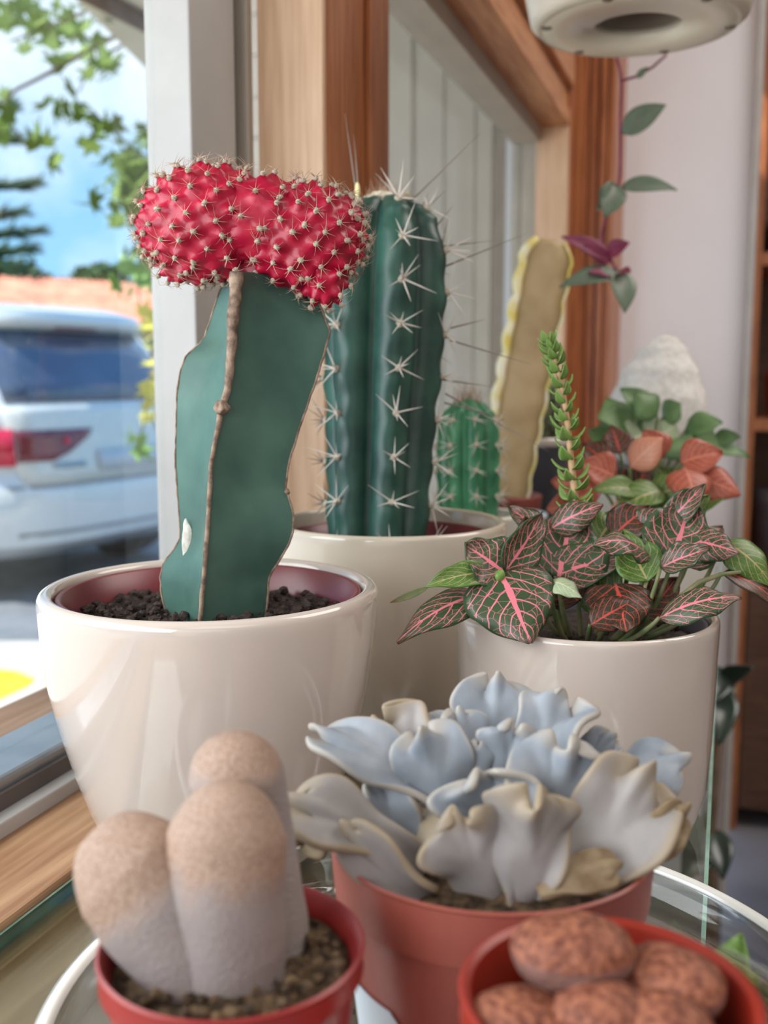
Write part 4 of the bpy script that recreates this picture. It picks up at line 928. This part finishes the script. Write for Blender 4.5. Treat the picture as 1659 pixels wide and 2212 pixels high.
ml = [((1400, 900), -.02, (1340, 842), -.02, 70, V+Z*.7, leaf_green, .3, .2), ((1420, 900), -.03, (1370, 850), -.03, 90, V+Z*.9, leaf_green, .3, -.2),
 ((1430, 905), -.02, (1470, 870), -.03, 70, V+Z*.9, leaf_green, .3, -.2), ((1370, 920), -.02, (1290, 900), -.03, 80, V+Z*.6, leaf_green, .2, .1),
 ((1390, 940), -.03, (1340, 960), -.03, 90, V+Z*.6, fit_pale, .2, .1), ((1350, 930), -.02, (1310, 860), 0, 90, V+Z*.2, leaf_green, .1, .1),
 ((1480, 930), -.02, (1560, 915), -.03, 70, V+Z*.8, leaf_green, .3, .1), ((1540, 950), -.01, (1600, 945), -.02, 46, V+Z*.5, leaf_green, .2, .1),
 ((1500, 960), -.01, (1620, 990), -.02, 60, V+Z, leaf_green, .2, .1), ((1450, 950), -.03, (1500, 990), -.04, 100, V+Z*.8, leaf_green, .2, -.1),
 ((1400, 960), -.02, (1460, 920), -.02, 100, V+Z*.4, fit_pale, .2, .1), ((1340, 960), -.02, (1270, 930), -.01, 80, V+Z*.4, leaf_green, .1, .1), ((1430, 980), 0, (1380, 900), 0, 120, V, leaf_green, .1, .1), ((1500, 970), .0, (1530, 910), .01, 80, V, leaf_green, .1, .1)]
leafy('green_leafy_plant', 'soft green leafy plant in front of the white hairy cactus', M, .045, M.z, wall_ext, ml, .855)
Hh = atd(1118, 1108, .90); tH = thing('small_white_planter', (Hh.x, Hh.y, ZG), 'small bluish-white empty planter between the cream pot and the nerve plant', 'pot')
simple_pot(Hh, .026, Hh.z, ZG, pmat('bluish_white_ceramic', C(196, 206, 216), None, 9, .3), tH, 'planter')
# ------------------------------------------------------------------ hanging planter and trailing vine
NP = atd(1378, 60, .80)
tN = thing('hanging_planter', (NP.x, NP.y, NP.z), 'cream hanging planter with a round hole underneath, trailing a purple-green vine', 'hanging planter')
cream = pmat('cream_plastic', C(226, 216, 196), C(232, 224, 206), 20, .3)
cav = pmat('planter_inside', C(120, 110, 98), None, 20, .6)
m = MB(); rb_ = .082; hr_ = .034
m.lathe([(hr_, 0), (rb_-.010, 0), (rb_-.008, .001), (rb_-.0065, .0), (rb_, .006), (rb_+.016, .075), (rb_+.020, .12), (rb_+.024, .121), (rb_+.024, .126), (rb_+.017, .126), (rb_+.012, .075), (rb_-.004, .009), (hr_, .009)], (NP.x, NP.y, NP.z), 96, True)
m.build('planter_body', cream, tN)
m = MB(); m.lathe([(hr_+.0012, .0085), (hr_+.0012, .040), (0, .040), (0, .038), (hr_, .038), (hr_, .0085)], (NP.x, NP.y, NP.z), 48, True); m.build('drain_plug', cav, tN)
for k in range(6):
    th = k*math.pi/3+.3; c = Vector((NP.x+.070*math.cos(th), NP.y+.070*math.sin(th), NP.z)); q = MB(); q.lathe([(0, -.0006), (.0035, -.0006), (.0045, .0004), (0, .0004)], (c.x, c.y, c.z), 16); q.build('drain_hole', cav, tN)
soil(Vector((NP.x, NP.y, 0)), rb_+.008, NP.z+.115, soil_m, tN, .003, 12, 0, 4)
hk = Vector((NP.x, NP.y, 2.599))
for k in range(3):
    th = k*2.094+.4; p = Vector((NP.x+(rb_+.018)*math.cos(th), NP.y+(rb_+.018)*math.sin(th), NP.z+.122)); tube('hanging_cord', [p, lerp(p, hk, .5), hk], .0012, cream, tN, 6)
trad = vein_mat('purple_green_leaf', C(84, 104, 86), C(110, 128, 104), C(120, 60, 84), C(150, 166, 150), .5)
trad_p = pmat('purple_leaf', C(112, 36, 66), C(140, 60, 90), 60, .5)
dv = .93
vp = [(1330, 112), (1342, 170), (1340, 250), (1340, 320), (1336, 400), (1310, 470), (1300, 520), (1325, 570), (1340, 600)]
v3 = [atd(x, y, dv) for x, y in vp]
vst = Vector((v3[0].x, v3[0].y, NP.z+.13)); vst2 = lerp(Vector((NP.x, NP.y, NP.z+.13)), vst, 1)
vine = tube('vine_stem', [Vector((NP.x, NP.y, NP.z+.116))+ (vst-Vector((NP.x, NP.y, NP.z+.116)))*.6+Vector((0, 0, .02)), vst]+[spline(v3, i/28) for i in range(29)], .0014, trad_p, tN, 8)
tube('vine_stem', [atd(x, y, dv) for x, y in ((1342, 175), (1375, 165), (1410, 145), (1440, 118))], .0012, trad_p, vine, 6)
for (b0, tp, wd, mt, nh) in [((1345, 290), (1438, 228), 66, trad, V+Z*.5), ((1342, 405), (1462, 412), 52, trad, V+Z*.6), ((1330, 400), (1305, 470), 64, trad, V*1), ((1325, 395), (1288, 455), 40, trad, V+RT*.6),
    ((1318, 560), (1212, 512), 44, trad_p, V+Z*.3), ((1318, 565), (1260, 530), 40, trad_p, V), ((1310, 550), (1360, 525), 46, trad_p, V+Z*.5), ((1335, 590), (1208, 622), 56, trad, V+Z*.6), ((1335, 585), (1348, 676), 66, trad, V+RT*.3), ((1375, 168), (1400, 145), 16, trad, V), ((1335, 590), (1362, 590), 40, trad_p, V+Z), ((1330, 600), (1270, 590), 40, trad_p, V+Z)]:
    leaf('leaf', atd(b0[0], b0[1], dv-.002), atd(tp[0], tp[1], dv-.012), wd*dv/FPX, nh, mt, vine, .18, .2, .01, 1, 'ovate', 10, 6, .0006)
# ------------------------------------------------------------------ dark floor plant seen past the shelf edge
fp = atax(1500, 1870, 2, .62); 
tO = thing('dark_leaved_floor_plant', (.02, 1.32, 0), 'tall plant with glossy blackish leaves rising from the floor beyond the glass shelf edge', 'potted plant')
m = MB(); m.lathe([(0, 0), (.09, 0), (.095, .005), (.12, .26), (.125, .262), (.125, .28), (.115, .28), (.112, .24), (0, .24)], (.02, 1.32, 0), 48); m.build('pot', leaf_dark, tO)
base = Vector((.02, 1.32, .24)); dO = 1.30
tube('trunk', [base, atd(1530, 1800, dO), atd(1545, 1600, dO), atd(1552, 1480, dO)], [.012, .010, .009, .006], bark, tO)
for (b0, tp, wd, ar) in [((1550, 1470), (1628, 1442), 44, .1), ((1550, 1480), (1552, 1610), 84, .15), ((1545, 1440), (1535, 1520), 90, .1), ((1530, 1800), (1470, 1900), 90, .2), ((1535, 1790), (1560, 1900), 70, .2), ((1530, 1800), (1450, 1820), 90, .2)]:
    leaf('leaf', atd(b0[0], b0[1], dO), atd(tp[0], tp[1], dO-.05), wd*dO/FPX, V+Z*.4, leaf_dark, tO, ar, .3, .03, 1, 'ovate', 9, 6, .002)
# lime plant standing low under the shelf
tQ = thing('lime_leaved_plant', (.00, .86, .0), 'bright lime-green leaved plant on the low stool, seen through the glass shelf', 'potted plant')
m = MB(); m.lathe([(0, .46), (.05, .46), (.065, .60), (.068, .60), (.068, .612), (.06, .612), (.058, .59), (0, .59)], (.0, .86, 0), 40); m.build('pot', leaf_dark, tQ)
rnd = random.Random(3)
for k in range(16):
    th = k*2.4; L_ = rnd.uniform(.07, .11); c = Vector((.0, .86, .595)); d = Vector((math.cos(th), math.sin(th), rnd.uniform(.4, 1.2))).normalized()
    p0 = c+d*.04; leaf('leaf', p0, p0+d*L_, .055, Vector((0, 0, 1))-d*.5, leaf_bright if k % 2 else leaf_green, tQ, .2, .2, .03, 1, 'ovate', 8, 6, .0008)
    tube('leaf_stem', [c, p0], .002, stem_green, tQ, 6)
tS = thing('wooden_stool', (.0, .86, 0), 'low dark wooden stool carrying the lime-green plant under the shelf', 'stool')
m = MB(); m.lathe([(0, .43), (.13, .43), (.135, .435), (.135, .455), (.13, .46), (0, .46)], (.0, .86, 0), 40); m.build('seat', dark_wood, tS)
for k in range(3):
    th = k*2.094+.5; tube('leg', [(.09*math.cos(th), .86+.09*math.sin(th), .432), (.13*math.cos(th), .86+.13*math.sin(th), 0)], .012, dark_wood, tS)
# ------------------------------------------------------------------ display shelves deeper in the shop
tR = thing('display_cabinet', (.75, 2.98, 0), 'dark brown wooden display cabinet with open shelves right of the white end wall', 'cabinet')
X0, X1, Y0, Y1 = .035, 1.4, 2.80, 3.2
box('side_panel', (X0, Y0, 0), (X0+.03, Y1, 2.1), wood, tR); box('side_panel', (X1-.03, Y0, 0), (X1, Y1, 2.1), wood, tR)
box('back_panel', (X0+.03, Y1-.02, 0), (X1-.03, Y1, 2.1), dark_wood, tR)
for z in (.70, 1.09, 1.5, 2.07): box('shelf_board', (X0+.03, Y0, z-.03), (X1-.03, Y1-.02, z), wood, tR)
for x in (X0+.03, (X0+X1)/2):
    dd_ = box('cabinet_door', (x+.003, Y0, .06), (x+(X1-X0)/2-.035, Y0+.02, .665), dark_wood, tR, .004)
    blob('door_knob', Vector((x+(X1-X0)/2-.07, Y0-.01, .45)), .014, silver, dd_, 2, 0)
def item(name, label, cat, x, z, r, h, mat, prof=None):
    t_ = thing(name, (x, 2.95, z), label, cat); m = MB()
    m.lathe([(0, 0), (r*.75, 0), (r*.8, .004), (r, h*.8), (r, h), (r*.92, h), (r*.9, h*.85), (0, h*.85)], (x, 2.95, z), 32); m.build('pot_body', mat, t_); return t_
it1 = item('amber_pot', 'amber-brown glazed pot on the middle shelf of the display cabinet', 'pot', .14, 1.0901, .05, .12, orange_plastic)
it2 = item('charcoal_pot', 'charcoal pot on the lower shelf of the display cabinet, farther left', 'pot', .13, .7001, .055, .20, dgrey)
it3 = item('pale_pot', 'small pale beige pot on the lower shelf of the display cabinet', 'pot', .28, .7001, .06, .11, wall_ext2)
bx_ = box('grey_box', (.10, 2.86, 1.5005), (.38, 3.1, 1.5005+.16), alu, None, .004); tag(bx_, 'plain grey box on the upper shelf of the display cabinet', 'box')
gp = item('shaded_fern_pot', 'dark leafy plant beside the amber pot on the middle cabinet shelf', 'potted plant', .32, 1.0901, .05, .09, dgrey)
for k in range(18):
    th = k*2.4; d = Vector((math.cos(th), math.sin(th), rnd.uniform(.4, 1.5))).normalized(); c = Vector((.32, 2.95, 1.16))
    leaf('leaf', c, c+d*rnd.uniform(.09, .15), .045, Vector((0, 0, 1))-d*.4, dark_leaf, gp, .2, .2, .02, 1, 'ovate', 7, 4, .001)
ch = thing('wooden_chair', (.36, 2.05, 0), 'dark wooden chair on the grey floor at the right edge', 'chair')
for x, y in ((.205, 1.9), (.53, 1.9), (.205, 2.25), (.53, 2.25)): box('leg', (x-.015, y-.015, 0), (x+.015, y+.015, .43 if y < 2 else .88), dark_wood, ch, .003)
box('seat', (.18, 1.88, .43), (.555, 2.27, .455), dark_wood, ch, .006); box('backrest', (.22, 2.238, .62), (.515, 2.262, .86), dark_wood, ch, .006)
# unseen panels added as housings for the ceiling fill lights
for i, (x, y) in enumerate(((.9, -1.0), (1.0, 1.3))):
    t_ = thing('ceiling_fill_panel', (x, y, 2.57), 'added flat white ceiling fill light panel ' + ('behind the camera' if i == 0 else 'over the display side'), 'lamp', 'added ceiling fill panels')
    box('fill_panel_housing', (x-.82, y-.62, 2.53), (x+.82, y+.62, 2.6), white_wall, t_)
# ------------------------------------------------------------------ OUTDOORS: car
carm = {}
fwd_c = (RT*-.89+Vector((FW.x, FW.y, 0)).normalized()*.456).normalized(); rgt_c = (RT*.456+Vector((FW.x, FW.y, 0)).normalized()*.89).normalized()
corner = atd(40, 1150, 5.35); HW = .92
org = Vector((corner.x, corner.y, -.04))+rgt_c*HW
tCar = bpy.data.objects.new('parked_car', None); COL.objects.link(tCar); tCar.location = org
tag(tCar, 'white SUV with red tail lights parked outside the window, seen from behind', 'car')
def CP(x, y, z): return org+rgt_c*x+fwd_c*y+Vector((0, 0, z))
lev = [(.25, .86, .16, 4.3), (.33, .90, .03, 4.42), (.48, .92, .0, 4.46), (.62, .925, .0, 4.46), (.67, .925, .05, 4.46), (.74, .92, .07, 4.44), (.95, .915, .09, 4.36), (1.03, .905, .10, 4.2), (1.08, .885, .12, 3.55), (1.30, .80, .26, 3.1), (1.50, .715, .40, 2.75), (1.545, .70, .33, 2.65), (1.60, .68, .36, 2.5), (1.645, .62, .52, 2.3), (1.66, .45, .9, 1.9)]
def lv(z, k):
    return interp([(l_[0], l_[k]) for l_ in lev], z)
def rear(s, z, off=0): # s in -1..1 across
    hw = lv(z, 1); y = lv(z, 2)+.16*abs(s)**5+.04*s*s
    return CP(s*hw, y-off, z)
v = []; f = []; nS = 20
ringn = None
for z, hw, yr, yf, in lev:
    ring = [rear(-1+2*i/nS, z) for i in range(nS+1)]
    y0 = yr+.2
    for i in range(1, 12): t = i/12; ring.append(CP(hw, lerp(y0, yf-.25, t), z))
    for i in range(nS+1):
        s = 1-2*i/nS; ring.append(CP(s*hw, yf-.2*abs(s)**4, z))
    for i in range(1, 12): t = i/12; ring.append(CP(-hw, lerp(yf-.25, y0, t), z))
    v += ring; ringn = len(ring)
for i in range(len(lev)-1):
    for k in range(ringn): f.append((i*ringn+k, i*ringn+(k+1) % ringn, (i+1)*ringn+(k+1) % ringn, (i+1)*ringn+k))
f.append(tuple((len(lev)-1)*ringn+k for k in range(ringn))); f.append(tuple(range(ringn))[::-1])
body = mesh('car_body', v, f, white_paint, tCar); body.modifiers.new('es', 'EDGE_SPLIT').split_angle = math.radians(40)
def patch(name, poly, mat, parent, off=.006, n=12, th=.01):
    """poly: ((s_left(z0), s_right), ...) rows of (z, s0, s1)"""
    vv = []; ff = []
    for z, s0, s1 in poly:
        for j in range(n+1): vv.append(rear(lerp(s0, s1, j/n), z, off))
    m_ = len(vv)
    for z, s0, s1 in poly:
        for j in range(n+1): vv.append(rear(lerp(s0, s1, j/n), z, off-th))
    for i in range(len(poly)-1):
        for j in range(n):
            a0 = i*(n+1)+j; ff.append((a0, a0+1, a0+n+2, a0+n+1)); ff.append((a0+m_, a0+n+1+m_, a0+n+2+m_, a0+1+m_))
    R_ = len(poly)-1
    for j in range(n): ff.append((j, j+m_, j+1+m_, j+1)); a0 = R_*(n+1)+j; ff.append((a0, a0+1, a0+1+m_, a0+m_))
    for i in range(R_):
        a0 = i*(n+1); ff.append((a0, a0+n+1, a0+n+1+m_, a0+m_)); a0 += n; ff.append((a0, a0+m_, a0+n+1+m_, a0+n+1))
    return mesh(name, vv, ff, mat, parent)
patch('rear_window', [(1.09, -.86, .86), (1.2, -.88, .88), (1.35, -.90, .90), (1.49, -.90, .90)], car_glass, tCar, .008)
patch('spoiler', [(1.50, -.9, .9), (1.525, -.92, .92), (1.555, -.9, .9)], hatch_paint, tCar, .05, th=.06)
patch('brake_lamp', [(1.497, -.35, .1), (1.512, -.35, .1)], tail_dark, tCar, .056, th=.01)
patch('tail_gate', [(.66, -.80, .80), (.75, -.84, .84), (.9, -.86, .86), (1.03, -.88, .88), (1.075, -.88, .88)], hatch_paint, tCar, .014, th=.02)
patch('tail_light_inner', [(.78, -.83, -.62), (.82, -.83, -.50), (.90, -.83, -.34), (.945, -.83, -.30)], tail_dark, tCar, .024)
patch('tail_light_inner', [(.78, .62, .83), (.82, .50, .83), (.90, .34, .83), (.945, .30, .83)], tail_dark, tCar, .024)
patch('tail_light', [(.76, -.999, -.84), (.85, -.999, -.84), (.955, -.96, -.84)], tail_red, tCar, .02)
patch('tail_light', [(.76, .84, .999), (.85, .84, .999), (.955, .84, .96)], tail_red, tCar, .02)
q = MB(); 
for s_ in (-1,):   # side wrap of the left tail light
    pts = [(.17, .78), (.50, .79), (.46, .84), (.28, .95), (.17, .96)]
    q.add([CP(-.93, y, z) for y, z in pts]+[CP(-.90, y, z) for y, z in pts], [(0, 1, 2, 3, 4), (0, 5, 6, 1), (1, 6, 7, 2), (2, 7, 8, 3), (3, 8, 9, 4), (4, 9, 5, 0)])
q.build('tail_light', tail_red, tCar, False)
lens = blob('lamp_lens', rear(-.52, .885, .03), .018, tail_red, tCar, 2, 0)
patch('number_plate', [(.70, -.28, .28), (.82, -.28, .28)], plate_m, tCar, .03)
patch('name_badge', [(.735, -.62, -.38), (.765, -.62, -.38)], silver, tCar, .02)
patch('bumper_trim', [(.30, -.85, .85), (.40, -.88, .88)], alu_light, tCar, .012)
patch('bumper_groove', [(.635, -.9, .9), (.655, -.9, .9)], alu, tCar, .004)
for x in (-.82, .82):
    for y in (.85, 3.6):
        c = CP(x, y, .36)
        wq = MB(); ax = rgt_c*.11; prf = [(.16, -1), (.33, -1), (.36, -.8), (.36, .8), (.33, 1), (.16, 1)]
        vv = []; ff = []
        for r_, a_ in prf:
            for k in range(32):
                th = k*math.pi/16; vv.append(c+ax*a_+fwd_c*r_*math.cos(th)+Vector((0, 0, r_*math.sin(th))))
        for i in range(5):
            for k in range(32): ff.append((i*32+k, i*32+(k+1) % 32, (i+1)*32+(k+1) % 32, (i+1)*32+k))
        ff.append(tuple(range(32))[::-1]); ff.append(tuple(5*32+k for k in range(32)))
        mesh('wheel', vv, ff, black_m, tCar, False)
# side windows
q = MB()
for y0, y1, y2, y3 in ((.75, 1.5, 1.5, .95), (1.6, 2.6, 2.3, 1.6)):
    pass
# ------------------------------------------------------------------ house with tiled roof
hd = 19.0; hp = atd(60, 700, hd); hq = atd(760, 700, hd*1.25); hx = Vector((hq.x-hp.x, hq.y-hp.y, 0)); HL = hx.length; hx.normalize(); hy = Vector((-hx.y, hx.x, 0))
if hy.dot(FW) < 0: hy = -hy
tHs = thing('tiled_roof_house', (hp.x, hp.y, -.04), 'low house with a pink terracotta tiled roof beyond the car', 'house')
def HP(a, b, z): return Vector((hp.x, hp.y, 0))+hx*a+hy*b+Vector((0, 0, z))
ze, zr = 2.05, 3.35
q = MB(); q.add([HP(.5, .6, -.04), HP(HL, .6, -.04), HP(HL, 9, -.04), HP(.5, 9, -.04), HP(.5, .6, ze), HP(HL, .6, ze), HP(HL, 9, ze), HP(.5, 9, ze)], [(0, 1, 5, 4), (1, 2, 6, 5), (2, 3, 7, 6), (3, 0, 4, 7), (4, 5, 6, 7)]); q.build('house_wall', house_w, tHs, False)
nx_ = 260; v = []; f = []
for i in range(nx_+1):
    a = -1+(HL+2)*i/nx_; rr_ = .06*abs(math.sin(i*math.pi/4))
    for j in range(9):
        t = j/8; hip = max(0, 1.8-(a+1))*0
        v.append(HP(max(a, -1+2.2*t), .1+t*4.5, lerp(ze, zr, t)+rr_+.02*(j % 2)))
for i in range(nx_):
    for j in range(8): f.append((i*9+j, (i+1)*9+j, (i+1)*9+j+1, i*9+j+1))
nb = len(v); v += [HP(-1, 9.4, ze), HP(HL+1, 9.4, ze), HP(HL+1, .1, ze), HP(-1, .1, ze)]
f += [(8, nx_*9+8, nb+1, nb), (0, 8, nb), (nb+3, nb, nb+1, nb+2)]
rf = mesh('roof', v, f, roof_m, tHs, False)
for a in (3, 7): 
    wq = MB(); wq.add([HP(a, .58, .9), HP(a+1.3, .58, .9), HP(a+1.3, .58, 1.8), HP(a, .58, 1.8), HP(a, .66, .9), HP(a+1.3, .66, .9), HP(a+1.3, .66, 1.8), HP(a, .66, 1.8)], [(0, 1, 2, 3), (0, 4, 5, 1), (1, 5, 6, 2), (2, 6, 7, 3), (3, 7, 4, 0)]); wq.build('window', car_glass, tHs, False)
# ------------------------------------------------------------------ trees
def crown(c, s, n, lf, mat, seed, parent):
    r = random.Random(seed); m = MB()
    for _ in range(n):
        d = Vector((r.gauss(0, 1), r.gauss(0, 1), r.gauss(0, 1))).normalized()*(r.random()**.33); k = 1+.35*noise.noise(d*2.5+Vector((seed, 0, 0)))
        p = c+Vector((d.x*s[0], d.y*s[1], d.z*s[2]))*k; a1 = Vector([r.uniform(-1, 1) for _ in range(3)]).normalized(); b1 = a1.orthogonal().normalized(); l_ = lf*r.uniform(.6, 1.4)
        m.add([p-a1*l_, p+b1*l_*.5, p+a1*l_, p-b1*l_*.5], [(0, 1, 2, 3)])
    vv, ff = ICO[3]; m.add([c+Vector((q.x*s[0], q.y*s[1], q.z*s[2]))*.72*(1+.3*noise.noise(q*2+Vector((seed, 0, 0)))) for q in vv], ff)
    o = m.build('foliage', mat, parent, False); o['kind'] = 'stuff'; return o
def far_tree(name, label, px, py, d, s, mat, n, lf, seed):
    c = atd(px, py, d); t_ = thing(name, (c.x, c.y, -.04), label, 'tree', 'trees beyond the road'); tube('trunk', [(c.x, c.y, -.04), (c.x+.1, c.y, c.z*.5), tuple(c)], [.22, .18, .1], bark, t_, 10); crown(c, s, n, lf, mat, seed, t_)
far_tree('broadleaf_tree', 'dark round tree beyond the car roof at the left edge', 20, 640, 24, (1.1, 1.1, .85), dark_leaf, 2600, .12, 1)
far_tree('broadleaf_tree', 'small dark tree rising just behind the tiled roof', 215, 608, 27, (.75, .75, .42), mid_leaf, 1400, .1, 2)
far_tree('broadleaf_tree', 'low dark tree far behind, left end of the tiled roof', 95, 640, 30, (1.0, 1.0, .55), dark_leaf, 1600, .12, 3)
# near conifer whose boughs reach in from the left
cp = atd(-300, 560, 11.0); tc_ = thing('conifer', (cp.x, cp.y, -.04), 'dark conifer reaching in from the left edge against the blue sky', 'tree')
tube('trunk', [(cp.x, cp.y, -.04), (cp.x, cp.y, 2), (cp.x, cp.y, 4.6)], [.14, .1, .03], bark, tc_, 10)
for (x, y, L0) in ((72, 396, 1), (80, 500, 1), (60, 540, 1), (30, 300, 1), (20, 230, 1), (40, 460, 1), (-40, 600, 1)):
    tip = atd(x, y, 11.0); b0 = Vector((cp.x, cp.y, tip.z-.15)); br = tube('bough', [b0, (b0+tip)/2+Vector((0, 0, .05)), tip], [.03, .02, .006], bark, tc_, 6)
    r = random.Random(int(x+y)); m = MB()
    for k in range(420):
        t = r.random()**.7; p = lerp(b0, tip, t)+Vector((r.gauss(0, .09), r.gauss(0, .09), r.gauss(0, .05)))*(1.2-t); d = ((tip-b0).normalized()+Vector((r.uniform(-.6, .6), r.uniform(-.6, .6), r.uniform(-.3, .5)))).normalized(); a1 = d.orthogonal().normalized()*.02
        m.add([p-a1, p+a1, p+d*.2], [(0, 1, 2)])
    o = m.build('needles', dark_leaf, br, False); o['kind'] = 'stuff'
# street tree with lobed leaves near the window, trunk behind the mullion
ang = [i*2*math.pi/14 for i in range(14)]; rad_ = [1, .42, .85, .4, .62, .3, .3, .22, .3, .3, .62, .4, .85, .42]
lv_ = [(0, 0, .02)]+[(r_*math.cos(a), r_*math.sin(a), .12*r_*r_) for r_, a in zip(rad_, ang)]; lf_ = [(0, i+1, (i+1) % 14+1) for i in range(14)]
lv2 = [(x, y, z-.03) for x, y, z in lv_]; n15 = len(lv_)
lfull = lf_+[tuple(q+n15 for q in t[::-1]) for t in lf_]+[(i+1, i+1+n15, (i+1) % 14+1+n15, (i+1) % 14+1) for i in range(14)]
lm = bpy.data.meshes.new('leaf'); lm.from_pydata(lv_+lv2, [], lfull); lm.materials.append(tree_leaf)
lmy = lm.copy(); lmy.materials.clear(); lmy.materials.append(yellow_leaf)
lmg = lm.copy(); lmg.materials.clear(); lmg.materials.append(leaf_bright)
TT = atd(440, 800, 3.4); tT = thing('street_tree', (TT.x, TT.y, 0), 'tree with lobed green and yellowish leaves hanging over the pavement outside the window', 'tree')
tube('trunk', [(TT.x, TT.y, 0), (TT.x, TT.y, 1.2), (TT.x-.02, TT.y, 2.6)], [.05, .045, .03], bark, tT, 12)
brs = [[(430, -60, 3.3), (300, -30, 3.0), (150, 40, 2.8), (20, 90, 2.7)], [(430, -40, 3.3), (330, 60, 3.1), (210, 130, 2.9), (170, 200, 2.8)], [(430, 300, 3.4), (370, 330, 3.3), (300, 330, 3.2), (180, 220, 3.0)], [(440, 350, 3.4), (330, 480, 3.3), (300, 600, 3.2), (310, 720, 3.1)], [(440, 500, 3.4), (340, 640, 3.2), (325, 820, 3.0), (300, 970, 2.9)], [(430, -20, 3.2), (120, 150, 2.8), (10, 220, 2.7), (60, 320, 2.7)]]
bobj = []
for pts in brs: bobj.append(tube('branch', [spline([atd(*p) for p in pts], i/12) for i in range(13)], [lerp(.007, .002, i/12) for i in range(13)], bark, tT, 6))
rnd = random.Random(21)
clus = [((60, 40), (75, 50), 34, 0, 0), ((150, 30), (80, 45), 22, 0, 0), ((170, 100), (50, 35), 22, 0, 1), ((230, 150), (30, 30), 7, 0, 1), ((130, 220), (30, 20), 5, 0, 1), ((170, 240), (25, 20), 7, 0, 2), ((225, 140), (15, 30), 5, 0, 1), ((215, 290), (25, 20), 8, 0, 2), ((245, 270), (15, 15), 4, 0, 2), ((280, 350), (45, 22), 22, 0, 2), ((300, 400), (35, 40), 26, 0, 3), ((315, 470), (24, 45), 22, 0, 3), ((320, 540), (18, 40), 14, 0, 3), ((300, 430), (40, 60), 26, 0, 3), ((318, 360), (22, 30), 12, 0, 2), ((285, 590), (25, 28), 10, 2, 3), ((325, 600), (18, 40), 12, 2, 3), ((325, 290), (18, 25), 7, 0, 2), ((325, 720), (14, 28), 8, 1, 4), ((330, 830), (12, 30), 8, 1, 4), ((328, 900), (14, 20), 6, 1, 4), ((295, 955), (14, 20), 6, 2, 4), ((80, 300), (20, 15), 3, 0, 5), ((115, 338), (18, 12), 3, 0, 5), ((20, 240), (14, 20), 4, 0, 5), ((8, 285), (18, 12), 4, 0, 5), ((200, 440), (14, 8), 2, 0, 2), ((300, 60), (20, 20), 0, 0, 1)]
for (cx, cy), (sx, sy), n, kd, bi in clus:
    for _ in range(n):
        p = atd(rnd.gauss(cx, sx*.7), rnd.gauss(cy, sy*.7), rnd.uniform(2.6, 3.2)); 
        nn_ = Vector((rnd.uniform(-1, 1), rnd.uniform(-1, .2), rnd.uniform(-.3, 1))).normalized()
        place((lm, lmy, lmg)[kd], 'leaf', p, nn_, rnd.uniform(.036, .062), bobj[bi], rnd.random()*6.28)
# low shrub and kerb planting past the car
sp_ = atd(330, 900, 12); ts_ = thing('roadside_shrub', (sp_.x, sp_.y, -.04), 'yellow-green roadside shrub in front of the tiled house', 'shrub')
crown(Vector((sp_.x, sp_.y, .75)), (.9, .9, .8), 1600, .07, leaf_bright, 8, ts_)
